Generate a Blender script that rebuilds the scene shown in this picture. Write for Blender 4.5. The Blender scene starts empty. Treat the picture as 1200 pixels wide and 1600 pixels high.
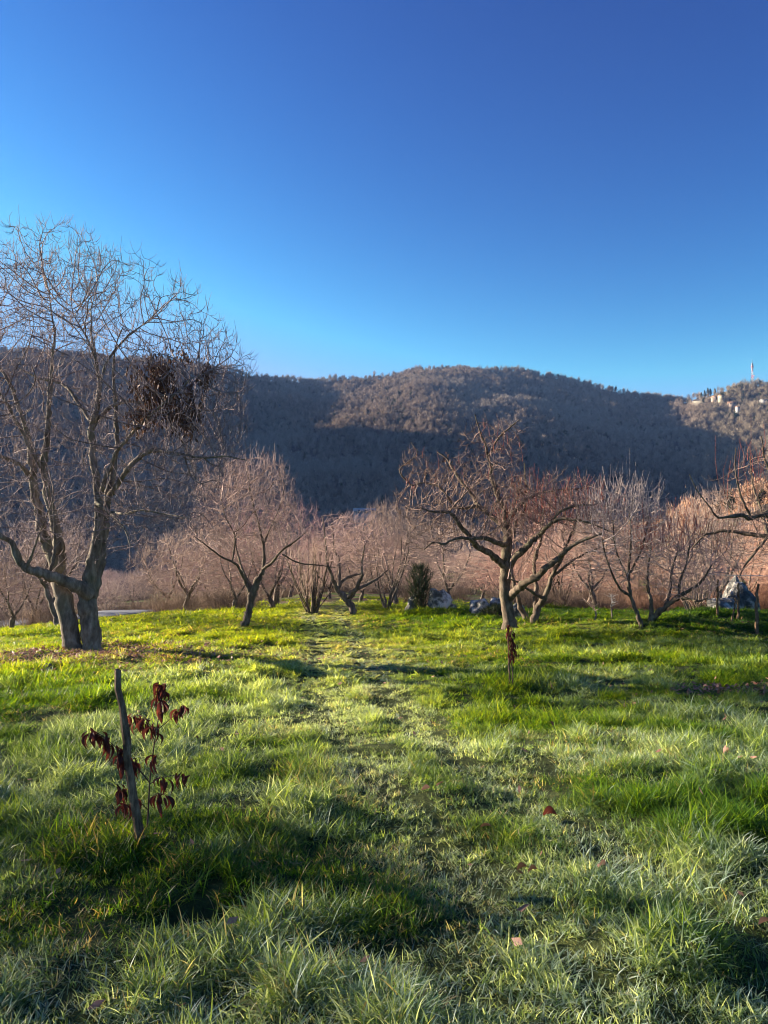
import bpy, math, random
import numpy as np
from mathutils import Vector

# ------------------------------------------------------------------ camera, sky, sun, exposure
sc = bpy.context.scene
CAM_Z = 1.62
PITCH = math.radians(2.86)
F = 1202.0                                  # focal length in photo pixels (1200 x 1600)
cam_data = bpy.data.cameras.new("camera")
cam = bpy.data.objects.new("camera", cam_data)
sc.collection.objects.link(cam)
cam.location = (0, 0, CAM_Z)
cam.rotation_euler = (math.radians(90) + PITCH, 0, 0)
cam_data.sensor_fit = 'VERTICAL'
cam_data.sensor_height = 34.6
cam_data.lens = 34.6 * F / 1600.0
cam_data.clip_start = 0.05
cam_data.clip_end = 12000
sc.camera = cam

SUN_AZ = math.radians(-68)                  # from +Y towards -X (left of the view)
SUN_EL = math.radians(15)
sun_vec = Vector((math.sin(SUN_AZ) * math.cos(SUN_EL), math.cos(SUN_AZ) * math.cos(SUN_EL), math.sin(SUN_EL)))
world = bpy.data.worlds.new("World")
sc.world = world
world.use_nodes = True
wn = world.node_tree.nodes
wl = world.node_tree.links
for n in list(wn):
    wn.remove(n)
w_out = wn.new("ShaderNodeOutputWorld")
w_bg = wn.new("ShaderNodeBackground")
w_sky = wn.new("ShaderNodeTexSky")
w_sky.sky_type = 'NISHITA'
w_sky.sun_disc = False
w_sky.sun_elevation = SUN_EL
w_sky.sun_rotation = SUN_AZ
w_sky.altitude = 300
w_sky.air_density = 1.0
w_sky.dust_density = 0.1
w_sky.ozone_density = 2.6
w_hsv = wn.new("ShaderNodeHueSaturation")
w_hsv.inputs['Hue'].default_value = 0.513
w_hsv.inputs['Saturation'].default_value = 1.12
w_hsv.inputs['Value'].default_value = 1.0
wl.new(w_sky.outputs[0], w_hsv.inputs['Color'])
# the deep clear winter blue: a contrast curve per channel on the whole sky
w_sep = wn.new("ShaderNodeSeparateColor")
w_cmb = wn.new("ShaderNodeCombineColor")
wl.new(w_hsv.outputs[0], w_sep.inputs[0])
for k_, (g_, a_, mx_) in enumerate([(3.5, 0.37, 1.3), (2.55, 0.37, 2.7), (1.70, 0.41, 4.6)]):
    n_p = wn.new("ShaderNodeMath"); n_p.operation = 'POWER'; n_p.inputs[1].default_value = g_
    n_m = wn.new("ShaderNodeMath"); n_m.operation = 'MULTIPLY'; n_m.inputs[1].default_value = a_
    n_c = wn.new("ShaderNodeMath"); n_c.operation = 'MINIMUM'; n_c.inputs[1].default_value = mx_
    wl.new(w_sep.outputs[k_], n_p.inputs[0]); wl.new(n_p.outputs[0], n_m.inputs[0])
    wl.new(n_m.outputs[0], n_c.inputs[0]); wl.new(n_c.outputs[0], w_cmb.inputs[k_])
wl.new(w_cmb.outputs[0], w_bg.inputs['Color'])
w_bg.inputs['Strength'].default_value = 0.05
wl.new(w_bg.outputs[0], w_out.inputs['Surface'])

sun_d = bpy.data.lights.new("sun", 'SUN')
sun_d.energy = 5.0
sun_d.angle = math.radians(0.5)
sun_d.color = (1.0, 0.86, 0.68)
sun = bpy.data.objects.new("sun", sun_d)
sc.collection.objects.link(sun)
sun.rotation_euler = sun_vec.to_track_quat('Z', 'Y').to_euler()
sun.location = (-30, 10, 40)

sc.view_settings.view_transform = 'Standard'
sc.view_settings.look = 'None'
sc.view_settings.exposure = 2.1
sc.view_settings.gamma = 1.0
sc.view_settings.use_curve_mapping = False
sc.cycles.max_bounces = 6
sc.cycles.diffuse_bounces = 2
sc.cycles.glossy_bounces = 1
sc.cycles.transmission_bounces = 3
sc.cycles.volume_bounces = 0
sc.cycles.transparent_max_bounces = 4
sc.cycles.use_denoising = True
sc.cycles.filter_width = 1.05
try:
    sc.cycles.denoising_prefilter = 'ACCURATE'
    sc.cycles.denoiser = 'OPENIMAGEDENOISE'
except Exception:
    pass
HAZE_DENSITY = 0.00010

rng = np.random.default_rng(7)
random.seed(7)
COL = sc.collection

# ------------------------------------------------------------------ helpers
def pxw(px, py, d):
    """world point seen at photo pixel (px, py) at depth d along +Y"""
    u = (px - 600) / F
    v = (800 - py) / F
    c, s = math.cos(PITCH), math.sin(PITCH)
    dy = c - v * s
    dz = s + v * c
    return np.array([u / dy * d, d, CAM_Z + dz / dy * d])

def tag(o, label=None, cat=None, group=None, kind=None):
    if label: o["label"] = label
    if cat: o["category"] = cat
    if group: o["group"] = group
    if kind: o["kind"] = kind
    return o

def link(o, parent=None):
    COL.objects.link(o)
    if parent is not None:
        o.parent = parent
    return o

def mesh_from(name, verts, faces_list, mats=None, smooth=False, midx=None):
    """faces_list: list of (k x n) int arrays (all faces of one array have n corners)"""
    me = bpy.data.meshes.new(name)
    verts = np.asarray(verts, dtype=np.float32)
    me.vertices.add(len(verts))
    me.vertices.foreach_set("co", verts.ravel())
    fl = [np.asarray(f, dtype=np.int32) for f in faces_list if len(f)]
    if fl:
        loops = np.concatenate([f.ravel() for f in fl])
        tot = np.concatenate([np.full(len(f), f.shape[1], dtype=np.int32) for f in fl])
        start = np.concatenate([[0], np.cumsum(tot)[:-1]]).astype(np.int32)
        me.loops.add(len(loops))
        me.loops.foreach_set("vertex_index", loops)
        me.polygons.add(len(tot))
        me.polygons.foreach_set("loop_start", start)
        me.polygons.foreach_set("loop_total", tot)
        if smooth:
            me.polygons.foreach_set("use_smooth", np.ones(len(tot), dtype=bool))
        if midx is not None:
            me.polygons.foreach_set("material_index", np.asarray(midx, dtype=np.int32))
    me.update(calc_edges=True)
    for m in (mats or []):
        me.materials.append(m)
    return me

def obj(name, me, parent=None):
    return link(bpy.data.objects.new(name, me), parent)

def empty(name, loc=(0, 0, 0), rz=0.0):
    o = bpy.data.objects.new(name, None)
    o.location = loc
    o.rotation_euler = (0, 0, rz)
    return link(o)

def _hash(ix, iy, seed):
    h = (ix.astype(np.int64) * 374761393 + iy.astype(np.int64) * 668265263 + seed * 1442695041) & 0xFFFFFFFF
    h = ((h ^ (h >> 13)) * 1274126177) & 0xFFFFFFFF
    h = h ^ (h >> 16)
    return (h & 0xFFFF) / 65535.0

def vnoise(x, y, seed=0):
    x = np.asarray(x, dtype=float); y = np.asarray(y, dtype=float)
    ix = np.floor(x); iy = np.floor(y)
    fx = x - ix; fy = y - iy
    fx = fx * fx * (3 - 2 * fx); fy = fy * fy * (3 - 2 * fy)
    a = _hash(ix, iy, seed); b = _hash(ix + 1, iy, seed)
    c = _hash(ix, iy + 1, seed); d = _hash(ix + 1, iy + 1, seed)
    return (a * (1 - fx) + b * fx) * (1 - fy) + (c * (1 - fx) + d * fx) * fy

def fbm(x, y, seed=0, octv=3):
    t = 0; amp = 0.5; tot = 0
    for i in range(octv):
        t = t + amp * vnoise(x * 2 ** i + 17.3 * i, y * 2 ** i - 9.1 * i, seed + i)
        tot += amp; amp *= 0.5
    return t / tot

def sstep(a, b, x):
    t = np.clip((x - a) / (b - a), 0, 1)
    return t * t * (3 - 2 * t)

def softplus(x, k=1.0):
    return np.log1p(np.exp(np.clip(x / k, -40, 40))) * k

# ------------------------------------------------------------------ terrain heights
def P3(px, py, d):
    p = pxw(px, py, d); return (p[0], p[1], p[2])

RIDGES = [
    # main ridge across the valley
    ([(-1300, 980, 255), (-900, 930, 250), P3(0, 546, 900), P3(200, 558, 900), P3(390, 580, 900), P3(520, 583, 900), P3(600, 578, 900),
      P3(660, 562, 900), P3(720, 566, 900), P3(800, 578, 900), P3(850, 583, 900), P3(900, 597, 900), P3(950, 608, 900),
      P3(1000, 615, 900), P3(1040, 621, 900), (430, 920, 172), (700, 1000, 200)], 0.50),
    # spur towards the camera on the left of the bowl
    ([P3(450, 584, 895), P3(400, 642, 790), P3(325, 708, 670), P3(190, 780, 540), P3(-40, 840, 420)], 0.50),
    # spur right of the bowl
    ([P3(805, 578, 895), P3(860, 612, 820), P3(920, 660, 745), P3(985, 722, 660), P3(1060, 766, 580), P3(1120, 800, 500)], 0.60),
    # hill on the right with the mast
    ([P3(1046, 629, 860), P3(1085, 611, 800), P3(1120, 606, 780), P3(1180, 600, 770), P3(1290, 600, 770), P3(1500, 590, 760), P3(2300, 560, 900)], 0.50),
    ([P3(1180, 602, 770), P3(1300, 625, 690), P3(1400, 655, 600), P3(1500, 690, 480), P3(1560, 740, 330)], 0.62),
    # low near slope on the right
    ([P3(2600, 600, 300), P3(1560, 700, 240), P3(1330, 722, 160), P3(1190, 768, 120), P3(1105, 822, 98)], 0.46),
    # large unseen mountain left of the frame, shaped to shade the hill
    ([(-1000, 640, 270), (-960, 800, 385), (-980, 1000, 405), (-1100, 1300, 320)], 0.55),
]

def seg_roof(x, y, a, b, k):
    ax, ay, az = a; bx, by, bz = b
    dx, dy = bx - ax, by - ay
    t = np.clip(((x - ax) * dx + (y - ay) * dy) / (dx * dx + dy * dy), 0, 1)
    return az + (bz - az) * t - k * np.hypot(x - ax - dx * t, y - ay - dy * t)

def H_far(x, y):
    base = -18 * sstep(95, 190, y)
    h = base
    for line, k in RIDGES:
        r = np.full(np.shape(x), -1e4)
        for a, b in zip(line[:-1], line[1:]):
            r = np.maximum(r, seg_roof(x, y, a, b, k))
        s = 7.0
        d = np.clip((r - h) / s, -30, 30)
        h = np.where(r - h > 200, r, h + softplus(d) * s)
    rel = np.clip((h - base) / 60, 0, 1)
    n = (fbm(x / 150, y / 150, 3, 4) - 0.5) * 34 + (fbm(x / 38, y / 38, 8, 2) - 0.5) * 9
    near = sstep(110, 420, np.hypot(x, y))
    return h + n * rel * near

def H_near(x, y):
    yc = 21 - 0.75 * softplus(-x - 2.5, 0.8) - 0.6 * softplus(np.minimum(x, 9) - 2.8, 0.8)
    beyond = softplus(y - yc, 1.2)
    z = -(0.055 - 0.020 * np.exp(-((x + 2.0) / 6.0) ** 2)) * np.minimum(beyond, 75)
    z = z - 0.055 * np.minimum(softplus(-x - 6.5, 1.5), 50)
    z = z + 0.46 * np.exp(-(((x - 6.9) / 2.2) ** 2 + ((y - 15.8) / 1.5) ** 2))
    z = z + 0.10 * np.exp(-(((x - 1.4) / 1.2) ** 2 + ((y - 20.0) / 1.0) ** 2))
    z = z + 0.12 * np.exp(-(((x - 4.0) / 1.0) ** 2 + ((y - 17.6) / 0.8) ** 2))
    w = np.exp(-(np.hypot(x, y - 8) / 38.0) ** 2)
    z = z + w * ((fbm(x / 4.0, y / 4.0, 21, 2) - 0.5) * 0.22 + (fbm(x / 1.1, y / 1.1, 31, 3) - 0.5) * 0.17 + (fbm(x / .33, y / .33, 37, 2) - 0.5) * 0.045)
    z = z - 0.15 * np.exp(-(((x + 0.90) / 0.22) ** 2 + ((y - 3.72) / 0.20) ** 2))
    for x0, x1 in TRACKS:
        z = z - 0.022 * np.exp(-((x - np.interp(y, x0, x1)) / 0.30) ** 2) * sstep(22, 14, y)
    return z

# wheel tracks across the meadow: (y samples, x samples)
TRACKS = [
    (np.array([0, 3, 4, 6, 9, 12.5, 16, 20]), np.array([2.4, 0.95, 0.45, -0.10, -0.75, -1.15, -1.3, -2.0])),
    (np.array([0, 3, 4, 6, 9, 12.5, 16, 20]), np.array([3.6, 2.0, 1.38, 0.70, 0.08, -0.35, -0.6, -1.2])),
]

def H(x, y):
    x = np.asarray(x, dtype=float); y = np.asarray(y, dtype=float)
    n = H_near(x, y)
    f = H_far(x, y)
    return n + f

Z0 = float(H(0.0, 0.0))
cam.location.z = CAM_Z + Z0
CAM_Z = CAM_Z + Z0

def ground_at(px, py, dmax=60.0):
    """where the ray through photo pixel (px, py) meets the meadow"""
    ds = np.arange(1.2, dmax, 0.02)
    r = pxw(px, py, 1.0) - np.array([0, 0, CAM_Z])
    xs, ys, zs = r[0] * ds, ds, CAM_Z + r[2] * ds
    g = H(xs, ys)
    k = np.nonzero(zs < g)[0]
    i = k[0] if len(k) else len(ds) - 1
    return np.array([xs[i], ys[i], g[i]])

# ------------------------------------------------------------------ materials
def new_mat(name):
    m = bpy.data.materials.new(name)
    m.use_nodes = True
    nt = m.node_tree
    for n in list(nt.nodes):
        nt.nodes.remove(n)
    out = nt.nodes.new("ShaderNodeOutputMaterial")
    return m, nt, out

def N(nt, t, **kw):
    n = nt.nodes.new(t)
    for k, v in kw.items():
        if k.startswith("i_"):
            n.inputs[k[2:].replace("_", " ")].default_value = v
        else:
            setattr(n, k, v)
    return n

def ramp(nt, fac, stops):
    r = nt.nodes.new("ShaderNodeValToRGB")
    el = r.color_ramp.elements
    while len(el) < len(stops):
        el.new(0.5)
    for e, (p, c) in zip(el, stops):
        e.position = p
        e.color = (*c, 1)
    nt.links.new(fac, r.inputs[0])
    return r.outputs[0]

def noise_node(nt, scale, detail=4, rough=0.6, coord='Object', dist=0.0, vec=None):
    if vec is None:
        tc = nt.nodes.new("ShaderNodeTexCoord")
        vec = tc.outputs[coord]
    n = nt.nodes.new("ShaderNodeTexNoise")
    n.inputs['Scale'].default_value = scale
    n.inputs['Detail'].default_value = detail
    n.inputs['Roughness'].default_value = rough
    n.inputs['Distortion'].default_value = dist
    nt.links.new(vec, n.inputs['Vector'])
    return n

def mix_rgb(nt, fac, a, b, mode='MIX'):
    m = nt.nodes.new("ShaderNodeMix")
    m.data_type = 'RGBA'
    m.blend_type = mode
    if isinstance(fac, (int, float)): m.inputs[0].default_value = fac
    else: nt.links.new(fac, m.inputs[0])
    for v, i in ((a, 6), (b, 7)):
        if isinstance(v, tuple): m.inputs[i].default_value = (*v, 1)
        else: nt.links.new(v, m.inputs[i])
    return m.outputs[2]

def math_node(nt, op, a, b=None):
    m = nt.nodes.new("ShaderNodeMath"); m.operation = op
    for v, i in ((a, 0), (b, 1)):
        if v is None: continue
        if isinstance(v, (int, float)): m.inputs[i].default_value = v
        else: nt.links.new(v, m.inputs[i])
    return m.outputs[0]

def bark_mat(name, c0, c1, c2, scale=9.0, bump=0.6, moss=0.0, use_obj_color=False, rough=0.9):
    m, nt, out = new_mat(name)
    tc = nt.nodes.new("ShaderNodeTexCoord")
    mp = nt.nodes.new("ShaderNodeMapping")
    mp.inputs['Scale'].default_value = (1, 1, 0.35)
    nt.links.new(tc.outputs['Object'], mp.inputs[0])
    n1 = noise_node(nt, scale, 6, 0.7, vec=mp.outputs[0])
    n2 = noise_node(nt, scale * 0.25, 3, 0.6)
    col = ramp(nt, n1.outputs[0], [(0.3, c0), (0.5, c1), (0.68, c2)])
    if moss > 0:
        f = ramp(nt, n2.outputs[0], [(0.5, (0, 0, 0)), (0.7, (moss, moss, moss))])
        col = mix_rgb(nt, f, col, (0.16, 0.19, 0.09))
    if use_obj_color:
        oi = nt.nodes.new("ShaderNodeObjectInfo")
        col = mix_rgb(nt, 1.0, col, oi.outputs['Color'], 'MULTIPLY')
    b = nt.nodes.new("ShaderNodeBsdfPrincipled")
    b.inputs['Roughness'].default_value = rough
    b.inputs['Specular IOR Level'].default_value = 0.25
    nt.links.new(col, b.inputs['Base Color'])
    bp = nt.nodes.new("ShaderNodeBump")
    bp.inputs['Strength'].default_value = bump
    bp.inputs['Distance'].default_value = 0.03
    nt.links.new(n1.outputs[0], bp.inputs['Height'])
    nt.links.new(bp.outputs[0], b.inputs['Normal'])
    nt.links.new(b.outputs[0], out.inputs[0])
    return m

M_BARK_GREY = bark_mat("grey_bark", (0.055, 0.042, 0.030), (0.18, 0.145, 0.105), (0.36, 0.30, 0.225), 9, 1.0, 0.35)
M_BARK_WARM = bark_mat("warm_bark", (0.04, 0.028, 0.02), (0.12, 0.088, 0.06), (0.26, 0.20, 0.14), 12, 0.9, 0.3)
M_TWIG_GREY = bark_mat("grey_twig", (0.09, 0.062, 0.058), (0.19, 0.145, 0.13), (0.33, 0.27, 0.23), 14, 0.3)
M_TWIG_PALE = bark_mat("pale_twig", (0.13, 0.085, 0.088), (0.25, 0.19, 0.18), (0.42, 0.35, 0.31), 14, 0.2)
M_TWIG_WARM = bark_mat("warm_twig", (0.10, 0.06, 0.048), (0.22, 0.145, 0.115), (0.38, 0.28, 0.215), 14, 0.3)
M_TWIG_TINT = bark_mat("orchard_twig", (0.55, 0.5, 0.5), (0.8, 0.78, 0.78), (1.0, 1.0, 1.0), 8, 0.2, 0, True)
M_BARK_TINT = bark_mat("orchard_bark", (0.05, 0.037, 0.028), (0.15, 0.115, 0.085), (0.32, 0.26, 0.20), 8, 0.6, 0.2)
M_SHOOT_RED = bark_mat("red_shoot", (0.20, 0.05, 0.035), (0.34, 0.10, 0.07), (0.42, 0.18, 0.12), 20, 0.2)

def leaf_mat(name, c0, c1, transl=0.25, rough=0.6, attr=False):
    m, nt, out = new_mat(name)
    oi = nt.nodes.new("ShaderNodeObjectInfo")
    n1 = noise_node(nt, 30, 3)
    geo = nt.nodes.new("ShaderNodeNewGeometry")
    f = math_node(nt, 'FRACT', math_node(nt, 'ADD', geo.outputs['Random Per Island'], oi.outputs['Random']))
    f = math_node(nt, 'MULTIPLY', math_node(nt, 'ADD', f, n1.outputs[0]), 0.5)
    col = ramp(nt, f, [(0.15, c0), (0.85, c1)])
    b = nt.nodes.new("ShaderNodeBsdfPrincipled")
    b.inputs['Roughness'].default_value = rough
    b.inputs['Specular IOR Level'].default_value = 0.3
    nt.links.new(col, b.inputs['Base Color'])
    tr = nt.nodes.new("ShaderNodeBsdfTranslucent")
    nt.links.new(col, tr.inputs['Color'])
    mx = nt.nodes.new("ShaderNodeMixShader")
    mx.inputs[0].default_value = transl
    nt.links.new(b.outputs[0], mx.inputs[1])
    nt.links.new(tr.outputs[0], mx.inputs[2])
    nt.links.new(mx.outputs[0], out.inputs[0])
    return m

M_LEAF_RED = leaf_mat("red_brown_leaf", (0.05, 0.015, 0.011), (0.23, 0.052, 0.03), 0.35)
M_LEAF_DEAD = leaf_mat("dead_leaf", (0.045, 0.026, 0.018), (0.26, 0.14, 0.08), 0.2)
M_LITTER = leaf_mat("leaf_litter", (0.13, 0.05, 0.035), (0.52, 0.29, 0.20), 0.15)
M_NEEDLE = leaf_mat("dark_needles", (0.022, 0.036, 0.016), (0.085, 0.105, 0.045), 0.25)

# ground
def ground_mat():
    m, nt, out = new_mat("meadow_soil")
    tc = nt.nodes.new("ShaderNodeTexCoord")
    g = nt.nodes.new("ShaderNodeNewGeometry")
    n1 = noise_node(nt, 0.5, 5, 0.65, vec=g.outputs['Position'])
    n2 = noise_node(nt, 9, 5, 0.7, vec=g.outputs['Position'])
    green = ramp(nt, n2.outputs[0], [(0.3, (0.022, 0.028, 0.010)), (0.6, (0.06, 0.075, 0.022)), (0.8, (0.11, 0.10, 0.045))])
    brown = ramp(nt, n2.outputs[0], [(0.3, (0.06, 0.04, 0.025)), (0.6, (0.20, 0.125, 0.08)), (0.8, (0.32, 0.22, 0.15))])
    far_green = ramp(nt, n2.outputs[0], [(0.3, (0.05, 0.075, 0.02)), (0.6, (0.13, 0.17, 0.035)), (0.8, (0.22, 0.22, 0.06))])
    sep = nt.nodes.new("ShaderNodeSeparateXYZ")
    nt.links.new(g.outputs['Position'], sep.inputs[0])
    fy = nt.nodes.new("ShaderNodeMapRange")
    fy.inputs['From Min'].default_value = 19; fy.inputs['From Max'].default_value = 27
    nt.links.new(sep.outputs['Y'], fy.inputs['Value'])
    base = mix_rgb(nt, fy.outputs[0], green, far_green)
    patch = ramp(nt, n1.outputs[0], [(0.47, (0, 0, 0)), (0.56, (1, 1, 1))])
    pf = math_node(nt, 'MULTIPLY', patch, fy.outputs[0])
    col = mix_rgb(nt, pf, base, brown)
    b = nt.nodes.new("ShaderNodeBsdfPrincipled")
    b.inputs['Roughness'].default_value = 0.95
    b.inputs['Specular IOR Level'].default_value = 0.1
    nt.links.new(col, b.inputs['Base Color'])
    bp = nt.nodes.new("ShaderNodeBump")
    bp.inputs['Strength'].default_value = 1.0
    bp.inputs['Distance'].default_value = 0.03
    nt.links.new(n2.outputs[0], bp.inputs['Height'])
    nt.links.new(bp.outputs[0], b.inputs['Normal'])
    nt.links.new(b.outputs[0], out.inputs[0])
    return m

def hill_mat():
    m, nt, out = new_mat("wooded_hill_floor")
    g = nt.nodes.new("ShaderNodeNewGeometry")
    n1 = noise_node(nt, 0.012, 5, 0.6, vec=g.outputs['Position'])
    n2 = noise_node(nt, 0.25, 4, 0.7, vec=g.outputs['Position'])
    a = ramp(nt, n2.outputs[0], [(0.3, (0.045, 0.034, 0.026)), (0.7, (0.13, 0.10, 0.075))])
    bcol = ramp(nt, n2.outputs[0], [(0.3, (0.07, 0.065, 0.03)), (0.7, (0.17, 0.14, 0.08))])
    f = ramp(nt, n1.outputs[0], [(0.5, (0, 0, 0)), (0.62, (1, 1, 1))])
    col = mix_rgb(nt, f, a, bcol)
    b = nt.nodes.new("ShaderNodeBsdfPrincipled")
    b.inputs['Roughness'].default_value = 1.0
    b.inputs['Specular IOR Level'].default_value = 0.0
    nt.links.new(col, b.inputs['Base Color'])
    nt.links.new(b.outputs[0], out.inputs[0])
    return m

def simple_mat(name, c, rough=0.8, var=0.15, scale=6.0, bump=0.1, metallic=0.0):
    m, nt, out = new_mat(name)
    n1 = noise_node(nt, scale, 4)
    lo = tuple(v * (1 - var) for v in c); hi = tuple(min(1, v * (1 + var)) for v in c)
    col = ramp(nt, n1.outputs[0], [(0.3, lo), (0.7, hi)])
    b = nt.nodes.new("ShaderNodeBsdfPrincipled")
    b.inputs['Roughness'].default_value = rough
    b.inputs['Metallic'].default_value = metallic
    nt.links.new(col, b.inputs['Base Color'])
    bp = nt.nodes.new("ShaderNodeBump"); bp.inputs['Strength'].default_value = bump
    nt.links.new(n1.outputs[0], bp.inputs['Height'])
    nt.links.new(bp.outputs[0], b.inputs['Normal'])
    nt.links.new(b.outputs[0], out.inputs[0])
    return m

# ------------------------------------------------------------------ ground and hills
def grid_mesh(name, xs, ys, mat, zoff=0.0, hole=None):
    X, Y = np.meshgrid(xs, ys)
    Z = H(X, Y) + zoff
    if hole is not None:
        hx, hy0, hy1 = hole
        inside = (np.abs(X) < hx) & (Y > hy0) & (Y < hy1)
        Z = np.where(inside, Z - 3.0, Z)
    V = np.stack([X, Y, Z], -1).reshape(-1, 3)
    nx, ny = len(xs), len(ys)
    i = np.arange(nx - 1)[None, :] + nx * np.arange(ny - 1)[:, None]
    i = i.ravel()
    Fq = np.stack([i, i + 1, i + 1 + nx, i + nx], -1)
    return mesh_from(name, V, [Fq], [mat], smooth=True)

def warp_axis(a, b, n, p):
    t = np.linspace(-1, 1, n)
    return (a + b) / 2 + (b - a) / 2 * np.sign(t) * np.abs(t) ** p

M_SOIL = ground_mat()
M_HILL = hill_mat()
xs = np.concatenate([np.linspace(-55, -14, 40), np.linspace(-13.8, 13.8, 230), np.linspace(14, 55, 40)])
ys = np.concatenate([np.linspace(-25, 0.5, 26), np.linspace(0.6, 9, 110), np.linspace(9.1, 26, 130), np.linspace(26.6, 110, 110)])
g = obj("ground", grid_mesh("ground", xs, ys, M_SOIL))
tag(g, "grassy meadow soil sloping away to the orchard", kind="structure")
xs = np.concatenate([np.linspace(-2600, -900, 60), np.linspace(-885, -56, 90), np.linspace(-54, 54, 14), np.linspace(56, 885, 90), np.linspace(900, 2600, 60)])
ys = np.concatenate([np.linspace(-2200, -60, 50), np.linspace(-24, 108, 14), np.linspace(110, 1100, 170), np.linspace(1120, 3200, 50)])
hl = obj("hills", grid_mesh("hills", xs, ys, M_HILL, 0.0, hole=(54.5, -24.5, 108.5)))
tag(hl, "steep wooded valley side and ridge behind the orchard", kind="structure")

# ------------------------------------------------------------------ tube and tree building
class Wood:
    """collects branch polylines and turns them into one mesh"""
    def __init__(self):
        self.items = []          # (points n x 3, radii n, sides, material index)
    def add(self, pts, rad, sides=5, mi=0):
        self.items.append((np.asarray(pts, float), np.asarray(rad, float), sides, mi))
    def build(self, name, mats, resample=True):
        groups = {}
        for p, r, s, mi in self.items:
            groups.setdefault((len(p), s, mi), []).append((p, r))
        V = []; Fs = []; MI = []; off = 0
        for (n, s, mi), lst in groups.items():
            P = np.array([a for a, b in lst]); R = np.array([b for a, b in lst])
            m = len(lst)
            T = np.gradient(P, axis=1)
            T /= np.linalg.norm(T, axis=2, keepdims=True) + 1e-9
            mean = P[:, -1] - P[:, 0]
            k = np.argmin(np.abs(mean), axis=1)
            ref = np.zeros((m, 3)); ref[np.arange(m), k] = 1
            U = np.cross(T, ref[:, None, :]); U /= np.linalg.norm(U, axis=2, keepdims=True) + 1e-9
            W = np.cross(T, U)
            a = np.arange(s) * 2 * np.pi / s
            ring = P[:, :, None, :] + R[:, :, None, None] * (np.cos(a)[None, None, :, None] * U[:, :, None, :] + np.sin(a)[None, None, :, None] * W[:, :, None, :])
            V.append(ring.reshape(-1, 3))
            base = off + (np.arange(m) * n * s)[:, None, None]
            j = (np.arange(n - 1) * s)[None, :, None]
            q = np.arange(s)[None, None, :]; q2 = (q + 1) % s
            A = base + j + q; B = base + j + q2; C = base + j + s + q2; D = base + j + s + q
            f = np.stack([A, B, C, D], -1).reshape(-1, 4)
            Fs.append(f); MI.append(np.full(len(f), mi))
            off += m * n * s
        if not V:
            return mesh_from(name, np.zeros((0, 3)), [], mats)
        return mesh_from(name, np.concatenate(V), Fs, mats, smooth=True, midx=np.concatenate(MI))

def catmull(pts, n):
    pts = np.asarray(pts, float)
    if len(pts) < 3:
        t = np.linspace(0, 1, n)[:, None]
        return pts[0] * (1 - t) + pts[-1] * t
    P = np.vstack([2 * pts[0] - pts[1], pts, 2 * pts[-1] - pts[-2]])
    k = len(pts) - 1
    ts = np.linspace(0, k - 1e-6, n)
    out = []
    for t in ts:
        i = int(t); f = t - i
        p0, p1, p2, p3 = P[i], P[i + 1], P[i + 2], P[i + 3]
        out.append(0.5 * ((2 * p1) + (-p0 + p2) * f + (2 * p0 - 5 * p1 + 4 * p2 - p3) * f * f + (-p0 + 3 * p1 - 3 * p2 + p3) * f ** 3))
    return np.array(out)

def colonize(nodes, parent, attr, step, di, dk, iters, up=0.1, jit=0.15, seed=0, maxn=9000):
    r = np.random.default_rng(seed)
    nodes = [np.asarray(n, float) for n in nodes]
    parent = list(parent)
    kids = [[] for _ in nodes]
    NA = np.array(nodes)
    A = attr.copy()
    D = np.full(len(A), 1e9); I = np.zeros(len(A), int)
    def upd(new, start):
        nonlocal D, I
        if not len(new) or not len(A): return
        d = np.linalg.norm(A[:, None, :] - new[None], axis=2)
        j = d.argmin(1); dm = d[np.arange(len(A)), j]
        b = dm < D
        D[b] = dm[b]; I[b] = j[b] + start
    upd(NA, 0)
    for it in range(iters):
        keep = D > dk
        A, D, I = A[keep], D[keep], I[keep]
        if not len(A) or len(nodes) > maxn: break
        act = D < di
        if not act.any(): break
        ai = I[act]
        P = np.array(nodes)
        v = (A[act] - P[ai]) / D[act][:, None]
        u, inv = np.unique(ai, return_inverse=True)
        S = np.zeros((len(u), 3)); np.add.at(S, inv, v)
        S /= np.linalg.norm(S, axis=1, keepdims=True) + 1e-9
        S += r.normal(0, jit, S.shape); S[:, 2] += up
        S /= np.linalg.norm(S, axis=1, keepdims=True) + 1e-9
        new = P[u] + S * step
        start = len(nodes); acc = []
        for k_, (pi, q) in enumerate(zip(u, new)):
            if len(kids[pi]) >= 3: continue
            if any(np.sum((nodes[c] - q) ** 2) < (0.45 * step) ** 2 for c in kids[pi]): continue
            kids[pi].append(len(nodes)); kids.append([])
            nodes.append(q); parent.append(pi); acc.append(q)
        if not acc: break
        upd(np.array(acc), start)
    return np.array(nodes), np.array(parent), kids

def resample(p, r, n):
    d = np.concatenate([[0], np.cumsum(np.linalg.norm(np.diff(p, axis=0), axis=1))])
    t = np.linspace(0, d[-1], n)
    return np.stack([np.interp(t, d, p[:, i]) for i in range(3)], -1), np.interp(t, d, r)

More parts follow.
